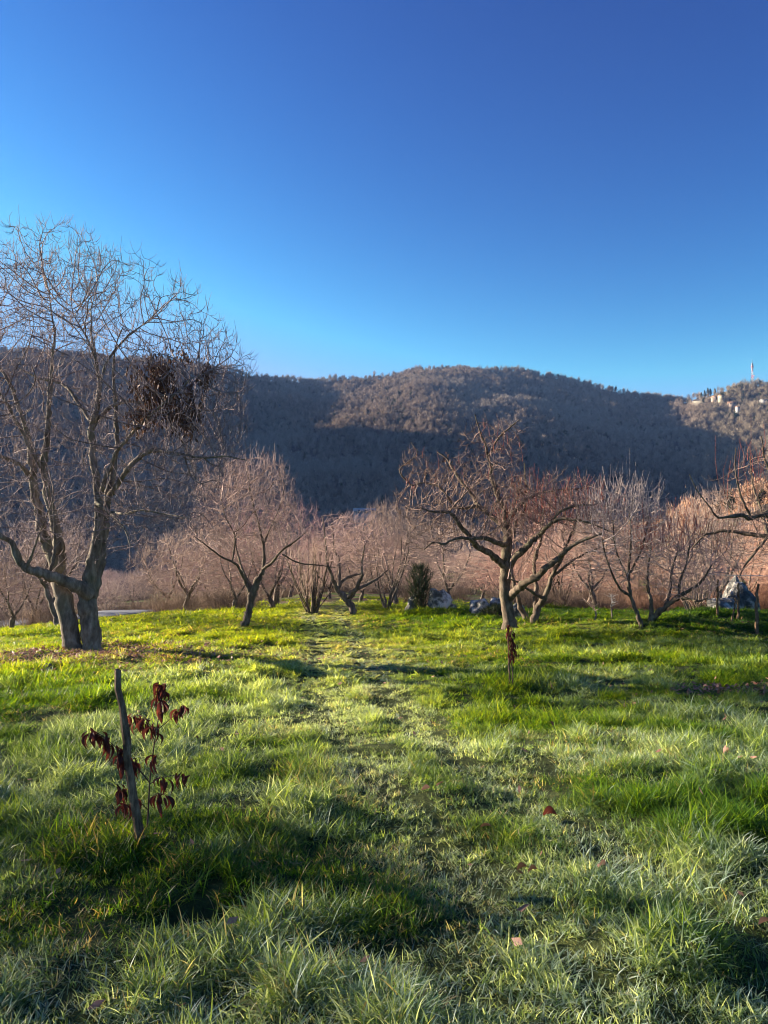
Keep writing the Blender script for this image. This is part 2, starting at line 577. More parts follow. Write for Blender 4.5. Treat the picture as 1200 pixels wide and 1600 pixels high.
def grow_tree(limbs, attr, step, di, dk, tip=0.0035, up=0.1, jit=0.15, seed=0, iters=140, twig_len=(0.12, 0.38), twigs=2,
              twig_up=0.6, expo=2.35, shoots=0, shoot_len=(0.5, 1.1), shoot_zone=None, trunk_sides=12, shoot_mi=2, maxn=9000, twig_r=1.0, wig=0.012):
    """limbs: list of (points, radii, start on the trunk).  Returns two Wood: trunk-and-limbs and crown"""
    r = np.random.default_rng(seed + 100)
    trunk = Wood(); crown = Wood()
    nodes = []; parent = []; fixed = []
    for pts, rad in limbs:
        L = np.linalg.norm(np.diff(pts, axis=0), axis=1).sum()
        n = max(4, int(L / max(0.07, step * 0.9)) + 1)
        c = catmull(pts, n)
        rr = np.interp(np.linspace(0, 1, n), np.linspace(0, 1, len(rad)), rad)
        w = r.normal(0, 1, c.shape) * np.minimum(rr[:, None] * 0.16, .010)
        kq = max(3, int(L / 0.28) + 1)
        kn = r.normal(0, 1, (kq, 3)) * wig
        kn[0] = 0; kn[1] *= .4
        w = w + np.stack([np.interp(np.linspace(0, 1, n), np.linspace(0, 1, kq), kn[:, q]) for q in range(3)], -1)
        w[0] = 0
        c = c + w
        rr = rr * (1 + r.normal(0, 0.07, n) + .35 * (r.random(n) < .07) * (rr < .06))
        sides = trunk_sides if rad[0] > 0.08 else (8 if rad[0] > 0.03 else 6)
        trunk.add(c, rr, sides, 0)
        s0 = len(nodes)
        skip = int(n * 0.12)
        for i in range(n):
            nodes.append(c[i]); parent.append(s0 + i - 1 if i else -1); fixed.append(rr[i])
    n_fixed = len(nodes)
    P, par, kids = colonize(nodes, parent, attr, step, di, dk, iters, up, jit, seed, maxn)
    n = len(P)
    acc = np.zeros(n)
    for i in range(n - 1, n_fixed - 1, -1):
        if acc[i] == 0: acc[i] = tip ** expo
        acc[par[i]] += acc[i]
    rad = np.empty(n)
    rad[n_fixed:] = acc[n_fixed:] ** (1 / expo)
    rad[:n_fixed] = fixed
    done = np.zeros(n, bool)
    tips = []
    for i in range(n_fixed, n):
        if done[i]: continue
        p = par[i]
        chain = [p, i]; done[i] = True
        cur = i
        while kids[cur]:
            ks = kids[cur]
            nx = max(ks, key=lambda q: rad[q])
            done[nx] = True; chain.append(nx); cur = nx
        pp = P[chain]; rr = rad[chain].copy()
        rr[0] = min(rr[0], rr[1] * 1.15)
        if len(pp) > 3:
            pp[1:-1] = 0.5 * pp[1:-1] + 0.25 * (pp[:-2] + pp[2:])
        if rr[0] > 0.028: sd = 6
        elif rr[0] > 0.012: sd = 4
        else: sd = 3
        m = len(pp)
        for q in (2, 3, 4, 6, 8, 11, 15, 20, 28, 40, 60):
            if q >= m or q == 60: break
        pp2, rr2 = resample(pp, rr, q)
        crown.add(pp2, rr2, sd, 0 if rr[0] > 0.012 else 1)
    thin = [i for i in range(n_fixed, n) if rad[i] < tip * 3.2]
    for i in thin:
        leaf = not kids[i]
        cnt = twigs + 1 if leaf else (1 if r.random() < 0.45 * twigs / 2 else 0)
        d0 = P[i] - P[par[i]]; d0 /= np.linalg.norm(d0) + 1e-9
        for _ in range(cnt):
            d = d0 * 0.8 + r.normal(0, 0.4, 3); d /= np.linalg.norm(d)
            L = r.uniform(*twig_len)
            d2 = d + np.array([0, 0, twig_up]) + r.normal(0, 0.18, 3); d2 /= np.linalg.norm(d2)
            d3 = d2 + np.array([0, 0, twig_up]) + r.normal(0, 0.18, 3); d3 /= np.linalg.norm(d3)
            a = P[i]; b = a + d * L * 0.35; c = b + d2 * L * 0.35; e = c + d3 * L * 0.3
            t = tip * 0.85 * twig_r
            crown.add([a, b, c, e], [t, t * 0.9, t * 0.75, t * 0.45], 3, 1)
    if shoots:
        z = P[n_fixed:, 2]
        cand = np.arange(n_fixed, n)
        if shoot_zone is not None:
            cand = cand[[shoot_zone(P[i]) for i in cand]]
        else:
            cand = cand[z > np.quantile(z, 0.6)]
        if len(cand):
            for i in r.choice(cand, size=min(shoots, len(cand)), replace=False):
                L = r.uniform(*shoot_len)
                lean = r.normal(0, 0.12, 3); lean[2] = 1; lean /= np.linalg.norm(lean)
                a = P[i]
                t = tip * 1.1 * twig_r
                mid = a + lean * L * 0.5 + r.normal(0, 0.02, 3)
                crown.add([a, mid, a + lean * L + r.normal(0, 0.04, 3)], [t, t * 0.8, t * 0.4], 3, shoot_mi)
    return trunk, crown

def ellip(n, c, rad, seed, shell=0.35, zmin=-0.75):
    r = np.random.default_rng(seed)
    out = []
    while len(out) < n:
        p = r.uniform(-1, 1, (n * 3, 3))
        q = np.linalg.norm(p, axis=1)
        p = p[(q < 1) & (r.random(len(q)) < np.clip(q + shell, 0, 1)) & (p[:, 2] > zmin)]
        out.extend(p)
    return np.array(out[:n]) * np.array(rad) + np.array(c)

def tree_object(name, base, trunk, crown, tmats, cmats, label, cat="tree", group=None, color=None):
    root = empty(name, tuple(base))
    tag(root, label, cat, group)
    for w in (trunk, crown):
        w.items = [(p - base, r, s, mi) for p, r, s, mi in w.items]
    t = obj("trunk", trunk.build("trunk", tmats), root)
    c = obj("crown", crown.build("crown", cmats), root)
    if color is not None:
        t.color = c.color = (*color, 1)
    return root

def limb(d, lst):
    """lst: (px, py, depth offset, radius in px)"""
    pts = np.array([pxw(a, b, d + dd) for a, b, dd, r in lst])
    rad = np.array([r / F * (d + dd) for a, b, dd, r in lst])
    return pts, rad

# ---- big old tree with two trunks on the left
def big_left_tree():
    base = ground_at(128, 1019)
    d = base[1]
    T = [
        # left trunk
        [(116, 1030, 0, 15), (112, 1000, 0, 14), (104, 960, .0, 14), (92, 905, .05, 13), (80, 862, .1, 10), (68, 830, .15, 9), (60, 795, .2, 8.5), (52, 745, .2, 7), (47, 700, .3, 5.5), (35, 650, .4, 4), (15, 600, .4, 3), (-8, 560, .5, 2), (-25, 510, .5, 1.2)],
        [(88, 893, 0, 11), (92, 858, -.05, 11), (86, 820, -.05, 9), (76, 778, 0, 7), (68, 735, -.1, 6), (73, 690, -.1, 5.5), (76, 640, -.2, 4.5), (80, 580, -.2, 3.2), (84, 530, -.2, 2.2), (80, 490, -.25, 1.5), (76, 455, -.2, .8)],
        # right trunk
        [(143, 1030, 0, 17), (143, 995, 0, 16), (138, 960, 0, 15), (137, 925, 0, 14), (143, 890, 0, 11), (150, 848, 0, 9.5), (154, 795, 0, 8), (149, 750, 0, 7), (143, 700, .1, 6.5), (143, 665, .1, 6), (152, 640, 0, 5), (155, 600, 0, 4), (148, 560, -.1, 2.8), (137, 530, -.2, 1.9), (120, 500, -.3, 1.2), (110, 475, -.4, .7)],
        [(141, 935, .05, 11), (155, 880, .12, 10), (162, 840, .15, 8.5), (166, 800, .15, 7), (168, 775, .2, 6), (177, 735, .3, 5), (183, 690, .5, 4.2), (180, 640, .5, 3.5), (178, 580, .6, 2.2), (183, 540, .6, 1.4), (192, 510, .6, .8)],
        [(168, 778, .15, 5), (182, 758, -.1, 5), (200, 733, -.3, 4.6), (232, 704, -.6, 4), (270, 708, -.9, 3), (310, 715, -1.1, 2.2), (350, 712, -1.3, 1.4), (385, 720, -1.4, .8)],
        [(154, 785, 0, 4.5), (163, 755, -.2, 4.4), (176, 722, -.4, 4), (195, 690, -.6, 3.4), (225, 658, -.9, 2.7), (255, 632, -1, 2), (290, 600, -1.2, 1.3), (320, 582, -1.3, .8)],
        [(143, 668, .1, 4.5), (160, 648, .2, 4), (180, 632, .3, 3.4), (205, 628, .5, 2.8), (240, 632, .7, 2.2), (280, 640, .9, 1.6), (330, 640, 1.0, .9)],
        [(155, 600, 0, 3), (170, 560, .1, 2.6), (195, 530, .2, 2.2), (220, 510, .3, 1.3), (238, 497, .4, .8)],
        [(150, 556, 0, 2.8), (142, 520, .1, 1.8), (143, 488, .2, 1.2), (146, 465, .2, .7)],
        # low limb to the left, hooking upwards
        [(140, 930, -.05, 12), (122, 916, -.2, 10.5), (100, 908, -.35, 9.5), (80, 901, -.5, 8.5), (58, 893, -.6, 7.5), (38, 886, -.7, 6.5), (27, 870, -.75, 6), (18, 848, -.8, 5), (3, 838, -.9, 4.5), (-20, 815, -1.0, 3.5), (-50, 770, -1, 2.5), (-60, 720, -1, 1.4)],
        [(42, 888, -.7, 4), (52, 862, -.8, 2.2), (60, 838, -.9, 1.6), (70, 815, -1, 1.1), (78, 790, -1, .7)],
        # thin light limb in front of the left trunk
        [(78, 896, -.4, 3.6), (84, 870, -.35, 3), (86, 850, -.3, 2.4), (84, 800, -.3, 1.8), (80, 760, -.3, 1.1)],
        [(150, 785, -.1, 3.5), (170, 799, -.5, 3), (187, 817, -.9, 2.3), (198, 832, -1.1, 1.6), (205, 852, -1.2, .9)],
        [(172, 799, -.5, 2.6), (195, 803, -.9, 2.4), (225, 797, -1.2, 2.0), (262, 804, -1.5, 1.4), (300, 812, -1.7, .8)],
        [(54, 758, .2, 4.5), (35, 730, 0, 3.8), (10, 716, -.3, 3.2), (-20, 708, -.6, 2.6), (-60, 690, -.8, 1.6)],
        [(68, 740, -.1, 4), (50, 705, -.3, 3.6), (28, 664, -.5, 3.2), (8, 628, -.7, 2.6), (-15, 590, -.8, 2), (-30, 540, -.8, 1.2)],
        [(142, 660, .1, 3.6), (120, 625, .4, 3), (95, 600, .7, 2.4), (60, 590, .9, 1.8), (20, 570, 1, 1)],
    ]
    limbs = [limb(d, [(a_, b_, c_, r_ * (.84 if b_ < 890 else .96)) for a_, b_, c_, r_ in t]) for t in T]
    c = pxw(140, 640, d)
    A = np.vstack([
        ellip(3500, c, (2.75, 2.6, 2.85), 1, 0.4, -0.95),
        ellip(700, pxw(300, 650, d - .9), (1.0, 1.2, 1.35), 2, 0.6, -1),
        ellip(260, pxw(335, 580, d - 1), (.65, .8, .75), 6, 0.6, -1),
        ellip(900, pxw(80, 455, d), (1.35, 1.3, 1.2), 3, 0.5, -1),
        ellip(420, pxw(-40, 640, d), (1.3, 1.6, 1.9), 4, 0.5, -1),
        ellip(300, pxw(240, 800, d - 1), (1.2, .9, .42), 5, 0.6, -1),
    ])
    tr, cr = grow_tree(limbs, A, 0.08, 0.9, 0.105, tip=0.0043, up=0.26, jit=0.035, seed=5, iters=170, twig_len=(0.10, 0.28), twigs=2, twig_up=0.7, maxn=14000, wig=.010, shoots=1000, shoot_len=(.15, .45), shoot_zone=lambda p: p[2] > 3.2, shoot_mi=1)
    root = tree_object("old_tree", base, tr, cr, [M_BARK_GREY], [M_TWIG_GREY, M_TWIG_PALE, M_SHOOT_RED],
                       "tall bare old tree with two grey trunks and a clump of dead brown leaves")
    # clump of dead leaves hanging in the crown
    r = np.random.default_rng(9)
    V = []; Fq = []
    subs = []
    for (ax, ay, sx, sy, dd, cnt) in [(258, 578, 36, 18, -.7, 22), (285, 635, 32, 34, -.8, 30), (222, 650, 16, 24, -.6, 11), (250, 612, 28, 22, -.7, 14), (320, 590, 12, 14, -1.1, 4), (215, 600, 10, 16, -.6, 4)]:
        for _ in range(cnt):
            subs.append((ax + r.normal(0, .5) * sx, ay + r.normal(0, .5) * sy, dd + r.normal(0, .25), r.uniform(.03, .075), r.uniform(.07, .16), int(r.uniform(18, 50))))
    for px_, py_, dd, sx, sz, cnt in subs:
        c0 = pxw(px_, py_, d + dd)
        for _ in range(cnt):
            q = c0 + r.normal(0, 1, 3) * np.array([sx, sx, sz])
            L = r.uniform(0.05, 0.11); w = L * r.uniform(0.16, 0.32)
            down = np.array([r.normal(0, .35), r.normal(0, .35), -1]); down /= np.linalg.norm(down)
            side = np.cross(down, r.normal(0, 1, 3)); side /= np.linalg.norm(side)
            fold = np.cross(side, down) * w * r.uniform(.3, 1.0)
            k = len(V)
            V += [q, q + down * L * .5 + side * w, q + down * L + fold * .6, q + down * L * .5 - side * w, q + down * L * .5 + fold]
            Fq += [(k, k + 1, k + 4), (k + 1, k + 2, k + 4), (k + 2, k + 3, k + 4), (k + 3, k, k + 4)]
    me = mesh_from("dead_leaves", np.array(V) - base, [np.array(Fq)], [M_LEAF_DEAD])
    o = obj("dead_leaves", me, root); tag(o, kind="stuff")
    o["label"] = "clump of dead brown leaves hanging in the crown"
    return root

def small_leaf_clump(root, base, centres, d, n, size=0.07, mat=None, seed=3, name="dead_leaves"):
    r = np.random.default_rng(seed)
    V = []; Fq = []
    for px_, py_, dd, s in centres:
        c0 = pxw(px_, py_, d + dd)
        for _ in range(n):
            q = c0 + r.normal(0, s, 3)
            L = size * r.uniform(0.6, 1.3); w = L * 0.3
            down = np.array([r.normal(0, .4), r.normal(0, .4), -1]); down /= np.linalg.norm(down)
            side = np.cross(down, r.normal(0, 1, 3)); side /= np.linalg.norm(side)
            k = len(V)
            V += [q, q + down * L * .5 + side * w, q + down * L, q + down * L * .5 - side * w]
            Fq += [(k, k + 1, k + 2), (k, k + 2, k + 3)]
    o = obj(name, mesh_from(name, np.array(V) - base, [np.array(Fq)], [mat or M_LEAF_DEAD]), root)
    tag(o, kind="stuff")
    return o

def mid_tree():
    base = ground_at(795, 983)
    d = base[1]
    T = [
        [(799, 994, 0, 15), (797, 975, 0, 11), (792, 940, 0, 9), (789, 903, 0, 8.5), (790, 880, 0, 8.5), (792, 853, 0, 7), (793, 827, .1, 6), (791, 805, .1, 5), (780, 780, .1, 3.8), (771, 750, .1, 3), (767, 728, .1, 2.6), (762, 703, 0, 2), (753, 680, 0, 1.4), (740, 648, 0, .8)],
        [(764, 712, .05, 1.8), (777, 685, -.2, 1.5), (795, 668, -.3, 1.1), (812, 656, -.4, .7)],
        [(788, 885, 0, 6), (775, 874, -.2, 5.5), (758, 861, -.4, 5), (742, 851, -.6, 4.4), (724, 828, -.8, 3.6), (708, 806, -1, 3), (695, 800, -1.1, 2.4), (675, 799, -1.3, 1.5), (655, 795, -1.4, .9)],
        [(793, 852, .0, 4.5), (778, 849, -.4, 3.8), (758, 842, -.8, 3.4), (735, 842, -1.1, 2.8), (713, 842, -1.3, 2.2), (697, 850, -1.4, 1.8), (678, 849, -1.5, 1.5), (662, 859, -1.5, .9)],
        [(793, 832, .1, 5), (775, 811, .3, 4.2), (748, 790, .6, 3.6), (733, 767, .8, 3), (713, 743, 1, 2.3), (697, 718, 1.1, 1.6), (680, 703, 1.2, .9)],
        [(748, 790, .6, 3), (724, 793, .6, 2.6), (707, 786, .6, 2.2), (690, 764, .5, 1.8), (663, 753, .4, 1.5), (643, 757, .4, 1.3), (625, 735, .4, 1), (650, 712, .4, .8), (644, 690, .4, .6)],
        [(794, 886, 0, 6), (810, 867, -.2, 5.4), (827, 850, -.4, 4.6), (843, 836, -.5, 4), (858, 817, -.7, 3.2), (882, 811, -.9, 2.6), (913, 817, -1.1, 1.9), (950, 828, -1.3, 1)],
        [(794, 935, 0, 6.5), (810, 919, -.3, 6), (830, 907, -.6, 5.5), (853, 890, -.9, 5.2), (873, 872, -1.1, 4.6), (887, 857, -1.2, 3.4), (913, 843, -1.4, 2.5), (942, 837, -1.6, 1.3)],
        [(792, 812, .1, 4), (808, 796, .3, 3.5), (827, 777, .5, 3), (847, 769, .7, 2.5), (872, 766, .9, 2), (900, 763, 1, 1.5), (932, 757, 1.1, .8)],
        [(860, 817, -.7, 2.5), (876, 800, -.8, 2), (900, 790, -.9, 1.5), (925, 788, -1, .9)],
        [(790, 870, 0, 4), (800, 845, .4, 3.2), (806, 820, .7, 2.6), (818, 795, .9, 2), (822, 760, 1, 1.3), (818, 725, 1, .8)],
    ]
    limbs = [limb(d, t) for t in T]
    A = np.vstack([
        ellip(1500, pxw(735, 790, d), (1.7, 1.9, 1.05), 11, 0.5, -0.75),
        ellip(700, pxw(860, 790, d), (1.35, 1.6, .75), 12, 0.6, -0.8),
        ellip(260, pxw(770, 695, d), (.75, .8, .55), 13, 0.6, -1),
        ellip(130, pxw(650, 725, d + .4), (.42, .5, .35), 14, 0.6, -1),
        ellip(150, pxw(680, 850, d - 1), (.6, .7, .25), 15, 0.6, -1),
    ])
    tr, cr = grow_tree(limbs, A, 0.075, 0.9, 0.12, tip=0.0048, up=0.05, jit=0.12, seed=21, iters=120, twig_len=(0.08, 0.28), twigs=2, twig_up=0.4, shoots=50, shoot_len=(0.15, 0.4), wig=.018)
    root = tree_object("fruit_tree", base, tr, cr, [M_BARK_WARM], [M_TWIG_WARM, M_TWIG_WARM, M_SHOOT_RED],
                       "wide gnarled bare fruit tree on the meadow behind the thin staked sapling")
    small_leaf_clump(root, base, [(812, 760, .3, .06), (815, 770, .3, .07), (700, 720, 1, .1), (870, 905, -1, .05), (866, 880, -1, .05)], d, 22, 0.07, M_LEAF_DEAD, 4)
    return root

def tree_383():
    base = ground_at(383, 979); d = base[1]
    T = [
        [(381, 986, 0, 8), (384, 970, 0, 6), (389, 950, 0, 5.8), (394, 928, 0, 6.5), (403, 907, 0, 5), (411, 890, 0, 4.4), (411, 850, .1, 3), (404, 823, .2, 2.4), (395, 790, .2, 1.8), (388, 747, .2, 1.2), (384, 712, .2, .7)],
        [(392, 925, 0, 4), (385, 912, 0, 3.6), (377, 893, -.2, 3.2), (363, 877, -.5, 2.6), (340, 867, -.8, 2), (320, 853, -1, 1.4), (303, 838, -1.1, .8)],
        [(410, 890, 0, 3.6), (427, 877, -.2, 3.2), (441, 860, -.4, 2.6), (460, 846, -.6, 1.6), (478, 832, -.7, .8)],
        [(441, 866, -.2, 2), (462, 877, 0, 1.8), (493, 882, .2, 1.5), (524, 886, .3, .9)],
        [(363, 877, -.5, 2), (367, 840, -.5, 1.7), (355, 812, -.6, 1.3), (345, 780, -.7, .8)],
        [(411, 850, .1, 2.2), (425, 820, .4, 1.8), (440, 785, .6, 1.2), (448, 745, .7, .7)],
        [(394, 925, 0, 3), (375, 880, .5, 2.2), (368, 840, .9, 1.7), (372, 790, 1, 1.1), (365, 740, 1, .7)],
    ]
    limbs = [limb(d, [(a_, b_, c_, r_ * (1 if b_ > 895 else .68)) for a_, b_, c_, r_ in t]) for t in T]
    A = np.vstack([ellip(1300, pxw(385, 790, d), (1.15, 1.3, 1.12), 31, 0.5, -0.7), ellip(450, pxw(330, 830, d - .5), (.6, .8, .55), 32, .5, -1), ellip(300, pxw(450, 830, d), (.5, .7, .5), 33, .5, -1)])
    tr, cr = grow_tree(limbs, A, 0.07, 0.8, 0.095, tip=0.0044, up=0.30, jit=0.10, seed=31, iters=120, twig_len=(0.12, 0.34), twigs=2, twig_up=0.7, shoots=120, shoot_len=(0.25, 0.5), shoot_mi=1)
    return tree_object("fruit_tree", base, tr, cr, [M_BARK_WARM], [M_TWIG_WARM, M_TWIG_TINT, M_SHOOT_RED],
                       "bare tree with a leaning trunk and a dense upright twiggy crown on the open meadow", color=(.50, .37, .32))

def tree_545():
    base = ground_at(552, 962); d = base[1]
    T = [
        [(553, 968, 0, 6.5), (551, 955, 0, 5.5), (545, 943, 0, 5.5), (539, 933, 0, 5.5), (528, 923, 0, 3.6), (524, 909, -.1, 3), (518, 898, -.2, 2.5), (512, 880, -.3, 2), (508, 845, -.3, 1.5), (504, 805, -.3, .8)],
        [(542, 934, 0, 4.2), (549, 927, -.2, 3.6), (560, 912, -.4, 3), (565, 900, -.5, 2.4), (566, 885, -.5, 1.8), (570, 850, -.5, 1)],
        [(545, 938, .1, 3.6), (558, 921, .3, 3), (572, 914, .5, 2.4), (590, 905, .7, 1.8), (606, 890, .8, 1)],
        [(528, 921, 0, 2.8), (533, 910, .1, 2.4), (541, 903, .2, 2.2), (553, 898, .3, 1.6), (566, 897, .4, 1)],
        [(530, 916, 0, 2.6), (531, 878, .3, 2), (523, 860, .4, 1.6), (517, 820, .5, .9)],
    ]
    limbs = [limb(d, t) for t in T]
    A = np.vstack([ellip(700, pxw(545, 850, d), (1.25, 1.4, .85), 41, 0.5, -0.8)])
    tr, cr = grow_tree(limbs, A, 0.09, 1.0, 0.13, tip=0.0058, up=0.16, jit=0.15, seed=41, iters=100, twig_len=(0.12, 0.36), twigs=2, twig_up=0.6)
    return tree_object("fruit_tree", base, tr, cr, [M_BARK_TINT], [M_TWIG_TINT, M_TWIG_TINT, M_SHOOT_RED],
                       "dark forked tree leaning left at the meadow edge beside the many-stemmed shrub", color=(0.58, 0.41, 0.35))

def tree_835():
    base = ground_at(832, 974); d = base[1]
    T = [
        [(823, 980, .3, 6), (820, 962, .3, 5), (813, 947, .3, 4), (806, 925, .3, 3), (800, 895, .4, 2.2), (800, 850, .5, 1.3)],
        [(835, 980, 0, 7), (837, 962, 0, 6), (841, 950, 0, 5.5), (850, 935, -.1, 4.6), (858, 918, -.2, 4), (864, 898, -.3, 3.4), (874, 878, -.4, 2.8), (888, 850, -.4, 2), (900, 815, -.4, 1.4), (905, 780, -.4, .8)],
        [(837, 955, 0, 4), (837, 915, .3, 3.2), (835, 880, .5, 2.6), (845, 840, .6, 2), (850, 795, .7, 1.2)],
        [(864, 900, -.3, 2.6), (890, 880, 0, 2.2), (915, 865, .2, 1.6), (945, 850, .4, .9)],
        [(850, 935, 0, 3), (830, 925, -.4, 2.3), (812, 912, -.7, 1.6), (795, 905, -.9, .9)],
    ]
    limbs = [limb(d, t) for t in T]
    A = np.vstack([ellip(1000, pxw(870, 830, d), (1.7, 1.6, .95), 51, 0.5, -0.8), ellip(250, pxw(930, 870, d), (.9, 1.2, .6), 52, .5, -1)])
    tr, cr = grow_tree(limbs, A, 0.085, 1.0, 0.125, tip=0.0055, up=0.14, jit=0.15, seed=51, iters=110, twig_len=(0.12, 0.34), twigs=2, twig_up=0.6, shoots=230, shoot_len=(0.25, 0.62))
    return tree_object("fruit_tree", base, tr, cr, [M_BARK_WARM], [M_TWIG_TINT, M_TWIG_TINT, M_SHOOT_RED],
                       "low forked tree with red upright shoots just behind the wide gnarled tree", color=(0.58, 0.40, 0.33))

def tree_1000():
    base = ground_at(1002, 981); d = base[1]
    T = [
        [(1003, 988, 0, 4.2), (999, 972, 0, 3.6), (993, 958, 0, 3.2), (988, 940, 0, 3), (983, 918, 0, 2.7), (983, 898, 0, 2.4), (985, 870, 0, 2), (985, 830, 0, 1.4), (983, 790, 0, .8)],
        [(985, 932, 0, 2), (967, 918, -.2, 1.8), (957, 900, -.3, 1.5), (948, 873, -.4, 1.2), (940, 840, -.5, .8)],
        [(983, 905, 0, 1.8), (970, 880, .3, 1.5), (960, 850, .5, 1.2), (958, 810, .6, .8)],
        [(985, 895, 0, 1.8), (1000, 865, .2, 1.5), (1010, 830, .3, 1), (1012, 795, .4, .7)],
    ]
    limbs = [limb(d, t) for t in T]
    A = ellip(700, pxw(975, 835, d), (.95, 1.1, 1.05), 61, 0.6, -0.9)
    tr, cr = grow_tree(limbs, A, 0.085, 1.0, 0.12, tip=0.0046, up=0.30, jit=0.15, seed=61, iters=100, twig_len=(0.14, 0.38), twigs=2, twig_up=0.7, shoots=110, shoot_len=(0.3, 0.7), shoot_mi=1)
    return tree_object("fruit_tree", base, tr, cr, [M_BARK_WARM], [M_TWIG_TINT, M_TWIG_TINT, M_SHOOT_RED],
                       "slender pale stemmed tree with upright twigs left of the grassy mound", color=(0.58, 0.47, 0.41))

def tree_1020():
    base = ground_at(1017, 979); d = base[1] + .3
    T = [
        [(1016, 985, 0, 5), (1018, 968, 0, 5), (1025, 961, 0, 4.8), (1034, 954, -.1, 4.6), (1048, 943, -.2, 4), (1060, 934, -.3, 3.2), (1078, 922, -.4, 2.4), (1098, 905, -.5, 1.7), (1115, 880, -.5, .9)],
        [(1017, 970, 0, 3.6), (1018, 943, .1, 3), (1013, 923, .2, 2.4), (1013, 893, .3, 1.9), (1018, 850, .3, 1.1)],
        [(1040, 949, -.1, 3), (1045, 925, .3, 2.4), (1050, 895, .5, 1.8), (1058, 860, .6, 1.1)],
        [(1058, 935, -.2, 2.6), (1073, 935, -.5, 2.1), (1090, 940, -.7, 1.6), (1106, 935, -.8, .9)],
        [(1060, 933, -.3, 2.3), (1063, 905, -.3, 2), (1075, 875, -.3, 1.5), (1080, 845, -.3, .9)],
    ]
    limbs = [limb(d, t) for t in T]
    A = ellip(900, pxw(1058, 875, d), (1.15, 1.2, .85), 71, 0.6, -0.9)
    tr, cr = grow_tree(limbs, A, 0.08, 1.0, 0.12, tip=0.0050, up=0.2, jit=0.2, seed=71, iters=100, twig_len=(0.12, 0.36), twigs=2, twig_up=0.65, shoots=170, shoot_len=(0.25, 0.7))
    return tree_object("fruit_tree", base, tr, cr, [M_BARK_WARM], [M_TWIG_TINT, M_TWIG_TINT, M_SHOOT_RED],
                       "low spreading tree with a mossy slanting trunk at the grassy mound", color=(0.58, 0.41, 0.35))

def tree_right_edge():
    d = 11.0
    base = np.array([pxw(1300, 900, d)[0], d, 0.0]); base[2] = float(H(base[0], base[1]))
    bt = [(1300, 1055, 0, 17), (1298, 1000, 0, 14), (1292, 950, 0, 12), (1288, 900, 0, 11), (1290, 860, 0, 9), (1296, 810, 0, 6), (1300, 760, 0, 4), (1302, 700, 0, 2)]
    T = [bt,
        [(1290, 870, 0, 7), (1262, 840, -.1, 6), (1230, 812, -.2, 5.2), (1200, 803, -.3, 4.5), (1172, 807, -.4, 3.8), (1157, 804, -.5, 3), (1123, 807, -.6, 1.8), (1108, 793, -.6, 1.2), (1090, 765, -.6, .9), (1079, 742, -.6, .6)],
        [(1289, 890, 0, 7), (1255, 862, .2, 6), (1225, 845, .3, 4.8), (1200, 838, .4, 4.2), (1172, 834, .5, 3.5), (1143, 829, .6, 2.8), (1118, 833, .7, 2.2), (1102, 836, .7, 1.6), (1082, 853, .8, .9)],
        [(1230, 814, -.2, 3), (1212, 770, -.3, 2.3), (1198, 725, -.3, 1.6), (1188, 680, -.4, .8)],
        [(1172, 806, -.4, 2.2), (1158, 775, -.5, 1.6), (1150, 735, -.5, 1), (1148, 700, -.5, .6)],
        [(1200, 838, .4, 2.6), (1180, 862, .3, 2), (1165, 885, .2, 1.5), (1158, 905, .1, .8)],
        [(1200, 838, .4, 2.4), (1190, 800, .8, 1.8), (1178, 760, 1, 1.2), (1172, 715, 1, .7)],
        [(1290, 850, 0, 5), (1330, 800, .3, 4), (1370, 770, .5, 3), (1410, 750, .6, 1.6)],
    ]
    limbs = [limb(d, t) for t in T]
    A = np.vstack([ellip(900, pxw(1240, 800, d), (1.25, 1.3, .95), 81, 0.5, -0.7), ellip(250, pxw(1170, 840, d), (.62, .9, .42), 82, .5, -1), ellip(300, pxw(1380, 790, d), (.9, 1, .8), 83, .5, -1)])
    tr, cr = grow_tree(limbs, A, 0.07, 0.8, 0.125, tip=0.0038, up=0.12, jit=0.15, seed=81, iters=110, twig_len=(0.12, 0.34), twigs=1, twig_up=0.6, shoots=70, shoot_len=(0.3, 0.8))
    return tree_object("fruit_tree", base, tr, cr, [M_BARK_WARM], [M_TWIG_WARM, M_TWIG_WARM, M_SHOOT_RED],
                       "bare tree whose low branches reach in from the right edge above the boulder")

def tree_85():
    base = ground_at(91, 977); d = base[1]
    T = [
        [(93, 985, 0, 7), (90, 970, 0, 6), (85, 955, 0, 5), (78, 937, 0, 4), (73, 920, 0, 3.4), (72, 900, .1, 2.6), (75, 870, .2, 2), (72, 835, .2, 1)],
        [(74, 922, 0, 2.6), (63, 905, -.2, 2), (50, 890, -.3, 1.5), (38, 868, -.4, .9)],
        [(80, 942, 0, 3), (95, 915, .3, 2.4), (110, 895, .5, 1.8), (125, 870, .6, 1)],
        [(93, 975, 0, 5), (96, 950, .3, 3.6), (100, 925, .5, 2.6), (103, 890, .6, 1.6), (100, 850, .6, .9)],
    ]
    limbs = [limb(d, t) for t in T]
    A = ellip(900, pxw(80, 860, d), (1.35, 1.3, .95), 91, 0.6, -0.8)
    tr, cr = grow_tree(limbs, A, 0.09, 1.0, 0.13, tip=0.0055, up=0.14, jit=0.15, seed=91, iters=100, twig_len=(0.12, 0.36), twigs=2, twig_up=0.6)
    return tree_object("fruit_tree", base, tr, cr, [M_BARK_TINT], [M_TWIG_TINT, M_TWIG_TINT, M_SHOOT_RED],
                       "low bare tree on the meadow crest seen beyond the big double trunk", color=(0.48, 0.37, 0.33))

big_left_tree(); mid_tree(); tree_383(); tree_545(); tree_835(); tree_1000(); tree_1020(); tree_right_edge(); tree_85()

